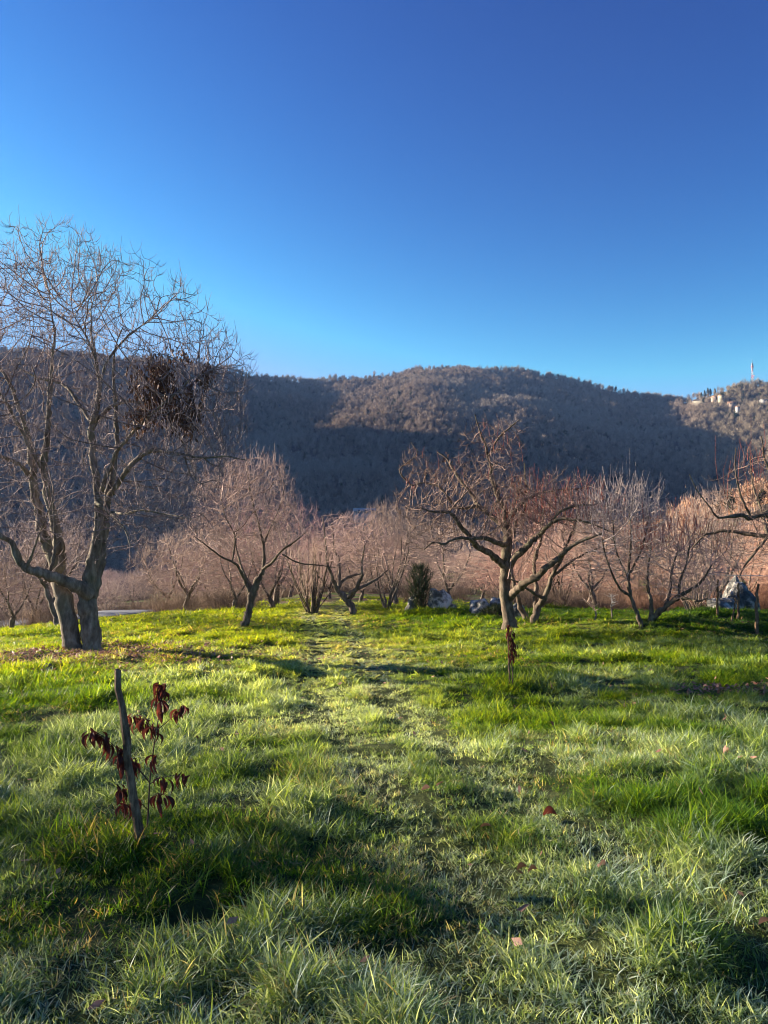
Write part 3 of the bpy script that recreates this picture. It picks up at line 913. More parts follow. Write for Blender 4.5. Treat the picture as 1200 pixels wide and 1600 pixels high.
ROAD = np.array([(-34, 23), (-22, 25.5), (-15.0, 28), (-12.0, 31), (-11.6, 35), (-12.5, 42), (-15, 60)], float)

# ---- generic orchard trees, five meshes shared by all copies
def orchard_variant(seed, height=5.0, width=4.6, lean=0.3, up=0.15, shoots=120, multi=False):
    r = np.random.default_rng(seed)
    limbs = []
    th = r.uniform(0.5, 1.0)
    la = r.uniform(0, 6.28)
    top = np.array([math.cos(la) * lean * th, math.sin(la) * lean * th, th])
    if not multi:
        limbs.append((np.array([[0, 0, -0.25], top * 0.5, top]), np.array([0.17, 0.13, 0.12])))
    k = r.integers(3, 5) + (3 if multi else 0)
    for i in range(k):
        a = i * 2 * math.pi / k + r.uniform(-.4, .4)
        s = np.array([0, 0, -0.1]) if multi else top
        out = r.uniform(0.35, 0.55) * width / 2
        hh = r.uniform(0.55, 0.8) * height
        p1 = s + np.array([math.cos(a), math.sin(a), 0]) * out * 0.45 + np.array([0, 0, (hh - s[2]) * 0.30])
        p2 = s + np.array([math.cos(a + .2), math.sin(a + .2), 0]) * out * 0.8 + np.array([0, 0, (hh - s[2]) * 0.65])
        p3 = s + np.array([math.cos(a + .1), math.sin(a + .1), 0]) * out * 1.0 + np.array([0, 0, (hh - s[2])])
        r0 = 0.055 if multi else r.uniform(0.06, 0.09)
        limbs.append((np.array([s, p1, p2, p3]), np.array([r0, r0 * .75, r0 * .45, .012])))
    A = ellip(1000, (top[0], top[1], height * 0.56), (width / 2, width / 2, height * 0.42), seed, 0.55, -0.9)
    tr, cr = grow_tree(limbs, A, 0.13, 1.4, 0.17, tip=0.0070, up=up + .05, jit=0.10, seed=seed, iters=80, twig_len=(0.18, 0.5), twigs=2, twig_up=0.6,
                       shoots=shoots, shoot_len=(0.3, 0.85), trunk_sides=8, maxn=3600, shoot_mi=1)
    return tr.build("trunk", [M_BARK_TINT]), cr.build("crown", [M_TWIG_TINT, M_TWIG_TINT, M_SHOOT_RED])

VARS = [orchard_variant(201, 4.8, 5.0, .35), orchard_variant(202, 4.4, 5.4, .5), orchard_variant(203, 5.4, 4.4, .2, .25, 200),
        orchard_variant(204, 4.6, 5.0, .3, .1), orchard_variant(205, 4.4, 4.2, 0, .25, 160, True), orchard_variant(206, 5.0, 5.2, .4)]

def place_tree(x, y, v, s, label, group, color, rz=None, name="orchard_tree", sz=None):
    z = float(H(x, y))
    root = empty(name, (x, y, z - 0.03), random.uniform(0, 6.28) if rz is None else rz)
    sz = sz or s
    root.scale = (s, s, sz)
    tag(root, label, "tree", group)
    for nm, me in zip(("trunk", "crown"), VARS[v]):
        o = obj(nm, me, root)
        o.color = (*color, 1)
    return root

PINK = (0.60, 0.45, 0.35)
named = [
    # px, depth, variant, scale, label
    (430, 25, 1, .60, "squat forked tree in the second row behind the leaning-trunk tree"),
    (365, 24, 3, .58, "small dark stemmed tree just left of the leaning-trunk tree"),
    (288, 25.5, 0, .62, "thick dark trunked tree at the top of the meadow rise"),
    (258, 28, 5, .60, "thin forked tree between the road and the dark trunked tree"),
    (604, 22.5, 4, .68, "many stemmed tree left of the dark evergreen bush"),
    (620, 25, 2, .66, "dark trunked tree immediately behind the many stemmed tree"),
    (515, 33, 1, .62, "distant small tree in the gap of the grove behind the forked leaning tree"),
    (562, 29, 3, .5, "tiny young tree standing in the gap right of the forked leaning tree"),
    (935, 27, 0, .72, "drooping tree in shade behind the two young saplings"),
    (1080, 22, 4, .72, "many stemmed tree directly behind the grassy mound"),
    (1130, 27, 2, .84, "tall twiggy tree left behind the pointed boulder"),
    (700, 30, 1, .74, "wide tree above the rocks beside the evergreen bush"),
    (18, 22, 3, .55, "small tree near the left edge below the meadow crest"),
]
for i, (px_, dd, v, s, lab) in enumerate(named):
    p = pxw(px_, 900, dd)
    place_tree(p[0], p[1], v, s, lab, "trees of the orchard edge", tuple(np.array(PINK) * random.uniform(.85, 1.1)))
# the grove behind
occupied = [tuple(pxw(a, 900, b)[:2]) for a, b, *_ in named] + [(-3.8, 15.7), (2.7, 15.5), (3.5, 17), (-0.9, 18.7)]
cells = []
yy = 25.0
while yy < 92:
    step = 4.2 + (yy - 25) * 0.03
    w = yy * 0.60 + 6
    xx = -w + random.uniform(0, 2)
    while xx < w:
        cells.append((xx + random.uniform(-1.1, 1.1), yy + random.uniform(-1.1, 1.1)))
        xx += step * 1.1
    yy += step
cnt = 0
for x, y in cells:
    if min(math.hypot(x - a, y - b) for a, b in occupied) < 2.3: continue
    if np.hypot(*(catmull(np.hstack([ROAD, np.zeros((len(ROAD), 1))]), 60)[:, :2] - [x, y]).T).min() < 2.6: continue
    pxl = 600 + F * x / y
    if 145 < pxl < 240 and y < 31: continue
    if 470 < pxl < 590 and y < 36: continue
    if 650 < pxl < 760 and y < 31: continue
    if 840 < pxl < 1000 and y < 25: continue
    zone = ("left" if pxl < 330 else "centre" if pxl < 760 else "right")
    lab = {"left": "bare brownish tree among the dense grove beyond the double trunked tree",
           "centre": "bare pinkish tree in the dense grove beyond the middle of the meadow",
           "right": "bare reddish tree in the dense grove beyond the right of the meadow"}[zone]
    c = {"left": (0.52, 0.385, 0.33), "centre": (0.64, 0.435, 0.35), "right": (0.70, 0.435, 0.315)}[zone]
    c = tuple(np.array(c) * random.uniform(.6, 1.25) * np.array([1, random.uniform(.92, 1.05), random.uniform(.92, 1.05)]))
    s = random.uniform(.56, .86)
    place_tree(x, y, random.choice([0, 1, 2, 3, 4, 5]), s, lab, "trees of the dense grove, " + zone + " part", c)
    cnt += 1
print("grove trees", cnt)

# unseen trees added outside the frame on the left to shade the meadow
for x, y, v, s in [(-13.5, 8.5, 0, .92), (-16.0, 11.5, 2, 1.1), (-21, 15, 5, 1.2), (-9.8, 5.4, 3, .95)]:
    place_tree(x, y, v, s, "unseen bare tree added left of the meadow to shade it", "added shade trees left of the meadow", (0.42, 0.32, 0.29))

# ---- low brush between the orchard trees
def brush_clump(seed):
    r = np.random.default_rng(seed)
    w = Wood()
    for i in range(46):
        a = r.uniform(0, 6.28); q = r.uniform(0, .35)
        p = np.array([math.cos(a) * q, math.sin(a) * q, -.05])
        h = r.uniform(.35, 1.1)
        d = np.array([math.cos(a) * r.uniform(0, .8), math.sin(a) * r.uniform(0, .8), 1]) + r.normal(0, .2, 3)
        m_ = p + d * h * .5 + r.normal(0, .04, 3); e = p + d * h + r.normal(0, .08, 3)
        w.add([p, m_, e], [.009, .007, .004], 3)
        for _ in range(2):
            dd = d * .6 + r.normal(0, .6, 3); dd[2] = abs(dd[2])
            w.add([m_, m_ + dd * .18, m_ + dd * .36 + r.normal(0, .03, 3)], [.006, .005, .003], 3)
    return w.build("brush_twigs", [M_BRUSH])
def brush():
    r = np.random.default_rng(123)
    n = 9000
    y = np.sqrt(r.uniform(24 ** 2, 85 ** 2, n)); x = r.uniform(-.62, .62, n) * (y + 6)
    pxl = 600 + F * x / y
    open_ = ((pxl > 395) & (pxl < 640) & (y < 42)) | ((pxl > 690) & (pxl < 760) & (y < 34)) | ((pxl > 140) & (pxl < 245) & (y < 34)) | ((pxl > 840) & (pxl < 1010) & (y < 27))
    k = ~open_ & (fbm(x / 3, y / 3, 222, 2) > .52)
    x, y, pxl = x[k], y[k], pxl[k]; n = len(x)
    s = r.uniform(.3, .85, n)
    tint = np.array([0.27, 0.20, 0.15])[None] * r.uniform(.6, 1.3, (n, 1)) * (1 + np.array([.35, 0, -.15])[None] * sstep(850, 1100, pxl)[:, None])
    instancer("undergrowth", np.stack([x, y, H(x, y)], -1), np.stack([x * 0, x * 0, r.uniform(0, 6.28, n)], -1), np.stack([s, s, s], -1),
              r.integers(0, 4, n), tint, [brush_clump(500 + i) for i in range(4)], "brown leafless brush filling the ground between the orchard trees")

# ---- many-stemmed shrub
def stem_shrub(px_, py_, hpx, wpx, n, label, color, seed, dd=0.0):
    base = ground_at(px_, py_); d = base[1] + dd
    base = np.array([pxw(px_, py_, d)[0], d, float(H(pxw(px_, py_, d)[0], d))])
    r = np.random.default_rng(seed)
    stems = Wood(); tw = Wood()
    for i in range(n):
        a = r.uniform(0, 6.28); rr = r.uniform(.03, .14)
        s = base + np.array([math.cos(a) * rr, math.sin(a) * rr, -0.05])
        h = hpx / F * d * r.uniform(.7, 1.05); w = wpx / F * d * .5 * r.uniform(.1, 1)
        e = base + np.array([math.cos(a) * w, math.sin(a) * w, h])
        m1 = s * .6 + e * .4 + np.array([math.cos(a), math.sin(a), 0]) * w * .12 + np.array([0, 0, h * .05])
        c = catmull([s, m1, e], 7) + r.normal(0, .012, (7, 3))
        stems.add(c, np.linspace(.019, .006, 7) * r.uniform(.8, 1.3), 5)
        for _ in range(9):
            k = r.integers(2, 7)
            d0 = np.array([r.normal(0, .5), r.normal(0, .5), 1]); d0 /= np.linalg.norm(d0)
            L = r.uniform(.2, .55)
            tw.add([c[k], c[k] + d0 * L * .5, c[k] + d0 * L + r.normal(0, .05, 3)], [.006, .005, .003], 3)
    root = empty("shrub", tuple(base)); tag(root, label, "shrub")
    for nm, w_, mt in (("stems", stems, M_BARK_WARM), ("twigs", tw, M_TWIG_TINT)):
        w_.items = [(p - base, q, s, mi) for p, q, s, mi in w_.items]
        o = obj(nm, w_.build(nm, [mt]), root); o.color = (*color, 1)
    return root

stem_shrub(487, 957, 100, 105, 34, "fan-shaped shrub of many thin bare stems left of the forked leaning tree", PINK, 5)
stem_shrub(1095, 958, 75, 60, 16, "low bare shrub on the back of the grassy mound", PINK, 6, 1.5)

# ------------------------------------------------------------------ distant woods
def crown_clump(seed, n=240, evergreen=False):
    r = np.random.default_rng(seed)
    V = []; T = []
    hh = r.uniform(9, 12); w = r.uniform(3.2, 4.6)
    if evergreen: w *= .7
    # trunk
    k = 0
    for a in range(3):
        V.append((math.cos(a * 2.1) * .25, math.sin(a * 2.1) * .25, -2)); 
    V.append((0, 0, hh * .6)); T += [(0, 1, 3), (1, 2, 3), (2, 0, 3)]
    lob = r.uniform(-.45, .45, (6, 3)) * np.array([w, w, hh * .3]) + np.array([0, 0, hh * .6])
    for i in range(n):
        c = lob[r.integers(6)] + r.normal(0, 1, 3) * np.array([w * .26, w * .26, hh * .15])
        out = c - np.array([0, 0, hh * .35]); out /= np.linalg.norm(out) + 1e-6
        d = out + r.normal(0, .35, 3) + np.array([0, 0, .4]); d /= np.linalg.norm(d)
        L = r.uniform(.8, 1.9); s = np.cross(d, r.normal(0, 1, 3)); s /= np.linalg.norm(s)
        wd = r.uniform(.09, .20) * (2.2 if evergreen else 1)
        k = len(V)
        V += [c - d * L * .4 + s * wd, c - d * L * .4 - s * wd, c + d * L * .6]
        T.append((k, k + 1, k + 2))
    return np.array(V), np.array(T)

def forest_mat():
    m, nt, out = new_mat("far_wood_twigs")
    at = nt.nodes.new("ShaderNodeAttribute"); at.attribute_type = 'INSTANCER'; at.attribute_name = "tint"
    geo = nt.nodes.new("ShaderNodeNewGeometry")
    v = math_node(nt, 'ADD', math_node(nt, 'MULTIPLY', geo.outputs['Random Per Island'], 0.7), 0.65)
    cmb = nt.nodes.new("ShaderNodeCombineXYZ")
    for i in range(3): nt.links.new(v, cmb.inputs[i])
    col = mix_rgb(nt, 1.0, at.outputs['Color'], cmb.outputs[0], 'MULTIPLY')
    b = nt.nodes.new("ShaderNodeBsdfDiffuse")
    nt.links.new(col, b.inputs['Color'])
    tr = nt.nodes.new("ShaderNodeBsdfTranslucent"); nt.links.new(col, tr.inputs['Color'])
    mx = nt.nodes.new("ShaderNodeMixShader"); mx.inputs[0].default_value = 0.08
    nt.links.new(b.outputs[0], mx.inputs[1]); nt.links.new(tr.outputs[0], mx.inputs[2])
    nt.links.new(mx.outputs[0], out.inputs[0])
    return m

def instancer(name, pts, rot, scl, var, tint, sources, label, mat_owner=None):
    """one stuff object: vertices that carry instances of unlinked source meshes"""
    me = mesh_from(name, pts, [])
    def attr(nm, typ, data, key):
        a = me.attributes.new(nm, typ, 'POINT')
        a.data.foreach_set(key, np.asarray(data, dtype=np.float32 if typ != 'INT' else np.int32).ravel())
    attr("rot", 'FLOAT_VECTOR', rot, "vector")
    attr("scl", 'FLOAT_VECTOR', scl, "vector")
    attr("variant", 'INT', var, "value")
    attr("tint", 'FLOAT_VECTOR', tint, "vector")
    o = obj(name, me)
    tag(o, label, kind="stuff")
    col = bpy.data.collections.new(name + "_sources")
    for i, s in enumerate(sources):
        so = bpy.data.objects.new("%s_piece_%02d" % (name, i), s)
        col.objects.link(so)
    ng = bpy.data.node_groups.new(name + "_scatter", 'GeometryNodeTree')
    ng.interface.new_socket("Geometry", in_out='INPUT', socket_type='NodeSocketGeometry')
    ng.interface.new_socket("Geometry", in_out='OUTPUT', socket_type='NodeSocketGeometry')
    gi = ng.nodes.new("NodeGroupInput"); go = ng.nodes.new("NodeGroupOutput")
    ci = ng.nodes.new("GeometryNodeCollectionInfo")
    ci.inputs['Collection'].default_value = col
    ci.inputs['Separate Children'].default_value = True
    ci.inputs['Reset Children'].default_value = True
    ip = ng.nodes.new("GeometryNodeInstanceOnPoints")
    ip.inputs['Pick Instance'].default_value = True
    def named(nm, typ):
        n = ng.nodes.new("GeometryNodeInputNamedAttribute")
        n.data_type = typ; n.inputs['Name'].default_value = nm
        return n.outputs['Attribute']
    ng.links.new(gi.outputs[0], ip.inputs['Points'])
    ng.links.new(ci.outputs[0], ip.inputs['Instance'])
    ng.links.new(named("variant", 'INT'), ip.inputs['Instance Index'])
    ng.links.new(named("rot", 'FLOAT_VECTOR'), ip.inputs['Rotation'])
    ng.links.new(named("scl", 'FLOAT_VECTOR'), ip.inputs['Scale'])
    ng.links.new(ip.outputs[0], go.inputs[0])
    md = o.modifiers.new("scatter", 'NODES')
    md.node_group = ng
    return o

M_FOREST = forest_mat()
crowns = []
for i in range(7):
    V, T = crown_clump(300 + i, 230 if i < 6 else 300, i == 6)
    crowns.append(mesh_from("far_crown", V, [T], [M_FOREST]))

def scatter_forest():
    r = np.random.default_rng(55)
    n = 150000
    y = np.sqrt(r.uniform(112 ** 2, 960 ** 2, n)); x = r.uniform(-.62, .62, n) * (y + 40)
    keep = r.random(n) < np.where(y < 330, 1.0, 0.62)
    # clearings on the mast hill
    x, y = x[keep], y[keep]
    z = H(x, y)
    pxl = 600 + F * x / y
    lvl = 860 - F * (z - CAM_Z) / y
    slope_dir = (H(x, y + 4) - z) / 4
    keep = (slope_dir > -0.30) & (z > -17)
    clear = (pxl > 1070) & (pxl < 1140) & (lvl > 606) & (lvl < 640) & (y > 600)
    keep &= ~(clear & (r.random(len(x)) < .8))
    bare = (fbm(x / 60, y / 60, 77, 2) > .72) & (r.random(len(x)) < .6)
    keep &= ~bare
    x, y, z, pxl = x[keep], y[keep], z[keep], pxl[keep]
    n = len(x)
    nz = fbm(x / 90, y / 90, 90, 3)
    base = np.array([0.275, 0.215, 0.165])
    tint = base[None, :] * r.uniform(.6, 1.35, n)[:, None]
    ol = (sstep(1060, 1140, pxl) * sstep(300, 450, y))[:, None]
    tint = tint * (1 + ol * np.array([.06, .10, .0])[None])
    warm = sstep(420, 130, y) * sstep(900, 1080, pxl)
    tint = tint * (1 - warm[:, None]) + warm[:, None] * np.array([0.60, 0.31, 0.16])[None] * r.uniform(.6, 1.3, n)[:, None]
    pale = sstep(.55, .7, nz)[:, None]
    tint = tint * (1 - pale * .6) + np.array([0.34, 0.29, 0.23]) * pale * .6
    var = r.integers(0, 6, n)
    eg = r.random(n) < np.where(nz < .42, .10, .025)
    var[eg] = 6
    tint[eg] = np.array([0.035, 0.05, 0.025])
    s = r.uniform(.34, .78, n) * np.where(y < 330, .62, 1.0)
    scl = np.stack([s, s, s * r.uniform(.8, 1.25, n)], -1)
    rot = np.stack([np.zeros(n), np.zeros(n), r.uniform(0, 6.28, n)], -1)
    print("far wood trees", n)
    return instancer("far_woods", np.stack([x, y, z], -1), rot, scl, var, tint, crowns, "dense leafless wood covering the far hillside")
scatter_forest()
M_BRUSH = M_FOREST
brush()

# ------------------------------------------------------------------ grass
def grass_mat():
    m, nt, out = new_mat("grass_blades")
    at = nt.nodes.new("ShaderNodeAttribute"); at.attribute_type = 'INSTANCER'; at.attribute_name = "tint"
    sp = nt.nodes.new("ShaderNodeSeparateXYZ"); nt.links.new(at.outputs['Vector'], sp.inputs[0])
    hue, frost, dry = sp.outputs
    geo = nt.nodes.new("ShaderNodeNewGeometry")
    rnd = geo.outputs['Random Per Island']
    f = math_node(nt, 'ADD', math_node(nt, 'MULTIPLY', rnd, 0.55), math_node(nt, 'MULTIPLY', hue, 0.5))
    green = ramp(nt, f, [(0.05, (0.018, 0.060, 0.008)), (0.42, (0.060, 0.140, 0.012)), (0.75, (0.19, 0.265, 0.018)), (1.0, (0.38, 0.38, 0.04))])
    drym = math_node(nt, 'GREATER_THAN', math_node(nt, 'ADD', dry, math_node(nt, 'MULTIPLY', rnd, 0.35)), 0.55)
    frac = math_node(nt, 'FRACT', math_node(nt, 'MULTIPLY', rnd, 7.3))
    straw = ramp(nt, frac, [(0.0, (0.22, 0.15, 0.07)), (1.0, (0.50, 0.40, 0.22))])
    col = mix_rgb(nt, drym, green, straw)
    fr = math_node(nt, 'MULTIPLY', frost, math_node(nt, 'ADD', 0.2, math_node(nt, 'MULTIPLY', math_node(nt, 'MULTIPLY', frac, frac), 2.2)))
    fr = math_node(nt, 'MINIMUM', fr, 0.85)
    col = mix_rgb(nt, fr, col, (0.56, 0.66, 0.62))
    b = nt.nodes.new("ShaderNodeBsdfPrincipled")
    b.inputs['Roughness'].default_value = 0.45
    b.inputs['Specular IOR Level'].default_value = 0.28
    nt.links.new(col, b.inputs['Base Color'])
    tcol = mix_rgb(nt, 1.0, col, (2.2, 1.95, 0.6), 'MULTIPLY')
    tr = nt.nodes.new("ShaderNodeBsdfTranslucent"); nt.links.new(tcol, tr.inputs['Color'])
    mx = nt.nodes.new("ShaderNodeMixShader"); mx.inputs[0].default_value = 0.52
    nt.links.new(b.outputs[0], mx.inputs[1]); nt.links.new(tr.outputs[0], mx.inputs[2])
    nt.links.new(mx.outputs[0], out.inputs[0])
    return m
M_GRASS = grass_mat()

def tuft(seed, n, hmin, hmax, rad, width, lean, curl, segs=4):
    r = np.random.default_rng(seed)
    V = []; Q = []; T = []
    for i in range(n):
        a = r.uniform(0, 6.28); rr = rad * math.sqrt(r.random())
        p = np.array([math.cos(a) * rr, math.sin(a) * rr, -0.02])
        h = r.uniform(hmin, hmax) * (1 if r.random() > .15 else 1.25)
        la = r.uniform(0, 6.28)
        d = np.array([math.cos(la) * lean * r.uniform(.2, 1.4), math.sin(la) * lean * r.uniform(.2, 1.4), 1.0]); d /= np.linalg.norm(d)
        cu = curl * r.uniform(.2, 1.6) * (2.2 if r.random() < .15 else 1)
        side = np.array([-math.sin(la), math.cos(la), 0]); 
        tw = r.uniform(-.7, .7)
        side = side * math.cos(tw) + np.array([math.cos(la), math.sin(la), 0]) * math.sin(tw)
        w = width * r.uniform(.7, 1.3)
        k = len(V)
        for s in range(segs + 1):
            t = s / segs
            ww = w * (1 - t ** 1.8) * (0.7 + 0.6 * min(1, t * 3))
            if s < segs:
                V += [p + side * ww, p - side * ww]
            else:
                V += [p]
            d = d + np.array([math.cos(la), math.sin(la), 0]) * cu / segs + np.array([0, 0, -1]) * cu * t * 1.1 / segs
            d /= np.linalg.norm(d)
            p = p + d * h / segs
            if p[2] < 0.005 and s > 1: p[2] = 0.005
        for s in range(segs - 1):
            Q.append((k + 2 * s, k + 2 * s + 1, k + 2 * s + 3, k + 2 * s + 2))
        e = k + 2 * segs
        T.append((e - 2, e - 1, e))
    return mesh_from("grass_tuft", np.array(V), [np.array(Q), np.array(T)], [M_GRASS])

tufts = []
for i in range(4): tufts.append(tuft(400 + i, 64, .05, .165, .10, .0026, .80, 1.8))            # 0-3 lush
for i in range(4): tufts.append(tuft(420 + i, 60, .02, .072, .08, .0021, .9, 1.4, 3))       # 4-7 short turf
for i in range(2): tufts.append(tuft(440 + i, 30, .10, .24, .08, .0030, .60, 1.9, 5))         # 8-9 tall
for i in range(3): tufts.append(tuft(460 + i, 60, .04, .115, .08, .0031, .7, 1.1, 3))          # 10-12 far, wider blades

LUSH = [  # extra tall clumps: (px, py, radius m, strength)
    (520, 1310, .16, 1.0), (400, 1190, .3, .8), (90, 1300, .25, .9), (1110, 1290, .3, .25), (960, 1210, .4, .25), (430, 1300, .35, .7), (300, 1330, .3, .7),
    (450, 1400, .35, .4), (700, 1350, .2, .3), (1150, 1420, .5, .6), (1020, 1380, .3, .6), (900, 1010, .7, .25), (1090, 975, 1.2, .6), (660, 955, 1.0, .7), (800, 955, .8, .4),
    (60, 1200, .5, .6), (620, 1520, .4, .3), (250, 1450, .5, .6)]
LUSHW = [(ground_at(a, b), c, d) for a, b, c, d in LUSH]
BARE = [(ground_at(1165, 1080), .95, .32), (ground_at(632, 1018), .18, .16), (ground_at(310, 1385), .2, .17), (ground_at(795, 984), .45, .3), (ground_at(35, 1090), .2, .12),
        (ground_at(60, 1322), .2, .12), (ground_at(1140, 1455), .16, .1), (ground_at(735, 1330), .22, .08)]

def litter_mask(x, y):
    c = ground_at(70, 1035)
    m = np.exp(-(((x - c[0] + .6) / 2.6) ** 2 + ((y - c[1] - .2) / .95) ** 2))
    c2 = ground_at(220, 1014)
    m = np.maximum(m, .85 * np.exp(-(((x - c2[0]) / 1.2) ** 2 + ((y - c2[1]) / .28) ** 2)))
    return m

def scatter_grass():
    r = np.random.default_rng(77)
    X = []; Y = []; Bn = []
    for y0, y1, dens in [(1.0, 3.2, 700), (3.2, 6.0, 520), (6.0, 10, 330), (10, 16, 190), (16, 25, 100), (25, 34, 36)]:
        w0 = .56 * y1 + .8
        n = int((y1 - y0) * 2 * w0 * dens)
        yy = r.uniform(y0, y1, n); xx = r.uniform(-w0, w0, n)
        k = np.abs(xx) < .56 * yy + .8
        X.append(xx[k]); Y.append(yy[k]); Bn.append(np.full(k.sum(), y0))
    x = np.concatenate(X); y = np.concatenate(Y); band = np.concatenate(Bn)
    n = len(x)
    big = fbm(x / 1.6, y / 1.6, 51, 3); small = fbm(x / .30, y / .30, 61, 2); huge = fbm(x / 4.5, y / 4.5, 71, 2)
    hgt = 0.40 + 0.75 * sstep(.35, .75, big * .6 + small * .4) + 0.95 * sstep(.48, .80, small) * (.4 + big)
    track = np.zeros(n)
    for ty, tx in TRACKS:
        track = np.maximum(track, np.exp(-((x - np.interp(y, ty, tx)) / .26) ** 2))
    mid = np.interp(y, TRACKS[0][0], (TRACKS[0][1] + TRACKS[1][1]) / 2)
    lane = np.exp(-((x - mid) / .95) ** 4) * sstep(2.6, 3.8, y)
    hgt *= (1 - .62 * track * sstep(2.4, 3.6, y)) * (1 - .34 * lane)
    nearf = sstep(5.5, 2.2, y)
    hgt *= 1 + .12 * nearf * (1 - lane)
    for p, rad, st in LUSHW:
        hgt += st * np.exp(-((x - p[0]) ** 2 + (y - p[1]) ** 2) / rad ** 2) * 0.9
    hgt *= 1 - .35 * sstep(9, 15, y)
    keep = np.ones(n, bool)
    for p, rx, ry in BARE:
        q = ((x - p[0]) / rx) ** 2 + ((y - p[1]) / ry) ** 2
        keep &= ~((q < 1 + .6 * (small - .5)) & (r.random(n) < .93))
    lit = litter_mask(x, y)
    keep &= ~(r.random(n) < lit * .88)
    orch = (y > 24) & (fbm(x / 3, y / 2.2, 99, 3) > .5)
    keep &= ~(orch & (r.random(n) < .93))
    gap = (small < .42) & (r.random(n) < .70) & (y < 14)
    keep &= ~gap
    keep &= ~((track > .45) & (r.random(n) < .22 * sstep(2.4, 3.4, y)))
    rocky = (track > .6) & (small > .55) & (r.random(n) < .5)
    keep &= ~rocky
    keep &= ~(((x + .90) ** 2 / .05 + (y - 3.72) ** 2 / .035) < 1)
    x, y, band, big, small, huge, hgt, track, lane, lit = [a[keep] for a in (x, y, band, big, small, huge, hgt, track, lane, lit)]
    n = len(x)
    z = H(x, y)
    var = np.where(hgt > .95, r.integers(0, 4, n), r.integers(4, 8, n))
    var = np.where((hgt > 1.45) & (r.random(n) < .35), r.integers(8, 10, n), var)
    far = y > 10
    var = np.where(far, r.integers(10, 13, n), var)
    s = np.where(var < 4, hgt * .72, np.where(var < 8, .8 + hgt * .6, np.where(var < 10, hgt * .5, hgt * .95 + .25)))
    s *= r.uniform(.8, 1.2, n)
    wscale = np.where(band >= 25, 1.9, np.where(band >= 16, 1.45, np.where(band >= 10, 1.2, 1.0)))
    scl = np.stack([wscale * np.clip(s, .7, 1.3), wscale * np.clip(s, .7, 1.3), s * np.where(far, 1 - .0 * y, 1)], -1)
    rot = np.stack([r.normal(0, .24, n), r.normal(0, .24, n), r.uniform(0, 6.28, n)], -1)
    frost = sstep(.42, .66, .6 * fbm(x / 1.9 + 5, y / 1.3, 81, 3) + .4 * fbm(x / .5, y / .4, 83, 2)) * sstep(18, 9, y)
    frost = np.clip(frost * .42 + .36 * track + .06 * lane, 0, .65)
    hue = np.clip(.25 + .9 * (huge - .5) + .7 * (small - .5) + .55 * sstep(5, 14, y) * sstep(5, -4, x) + .15 * sstep(9, 20, y) + r.normal(0, .10, n), 0, 1)  # far-left grass yellower: its sunlit look is put into the colour
    hue = np.clip(hue - .20 * sstep(3, 8, x), 0, 1)
    dry = np.clip(.08 + .08 * lane + .06 * track + .35 * lit + .15 * (big < .4) + r.normal(0, .08, n), 0, .8)
    print("grass tufts", n)
    return instancer("grass", np.stack([x, y, z], -1), rot, scl, var, np.stack([hue, frost, dry], -1), tufts, "dewy green meadow grass with frosted and trodden patches")
def nearf_f(y): return sstep(6, 2.5, y)
scatter_grass()

# ------------------------------------------------------------------ fallen leaves
def litter():
    r = np.random.default_rng(15)
    n = 34000
    x = r.uniform(-10, 1.5, n); y = r.uniform(9, 15, n)
    k = r.random(n) < litter_mask(x, y) * .9
    x, y = x[k], y[k]
    m = 1100
    xe = np.concatenate([r.uniform(-12, 12, m), r.normal(6.0, .9, 330) * 0 + r.normal(ground_at(1165, 1080)[0], .6, 330)])
    ye = np.concatenate([r.uniform(2.2, 26, m), r.normal(ground_at(1165, 1080)[1], .25, 330)])
    x = np.concatenate([x, xe]); y = np.concatenate([y, ye])
    n = len(x)
    base = np.stack([x, y, H(x, y) + r.uniform(.02, .07, n)], -1)
    V = []; T = []
    for i in range(n):
        L = r.uniform(.022, .042); w = L * .5
        a = r.uniform(0, 6.28); t = r.normal(0, .5)
        u = np.array([math.cos(a) * math.cos(t), math.sin(a) * math.cos(t), math.sin(t)])
        v = np.array([-math.sin(a), math.cos(a), r.normal(0, .5)]); v /= np.linalg.norm(v)
        nn = np.cross(u, v)
        b = base[i]; k0 = len(V)
        V += [b - u * L, b + v * w, b + u * L + nn * L * .3, b - v * w + nn * w * r.uniform(0, .8)]
        T += [(k0, k0 + 1, k0 + 2), (k0, k0 + 2, k0 + 3)]
    o = obj("leaf_litter", mesh_from("leaf_litter", np.array(V), [np.array(T)], [M_LITTER]))
    tag(o, "dry brown fallen leaves strewn under the big double trunked tree", kind="stuff")
litter()

def leaf_mesh(L=0.07, w=0.028, curl=0.5, segs=6, name="leaf", mat=None, droop=0.0):
    V = []; Q = []
    for i in range(segs + 1):
        t = i / segs
        ww = w * math.sin(math.pi * min(1, t * .97 + .03)) ** .8 * (1.15 - .4 * t)
        z = -droop * t * t * L + math.sin(t * 2.6) * curl * L * .25
        fold = ww * curl
        V += [(t * L, ww, z + fold), (t * L, 0, z), (t * L, -ww, z + fold)]
    for i in range(segs):
        a = i * 3
        Q += [(a, a + 1, a + 4, a + 3), (a + 1, a + 2, a + 5, a + 4)]
    return mesh_from(name, np.array(V), [np.array(Q)], [mat or M_LEAF_RED], smooth=True)

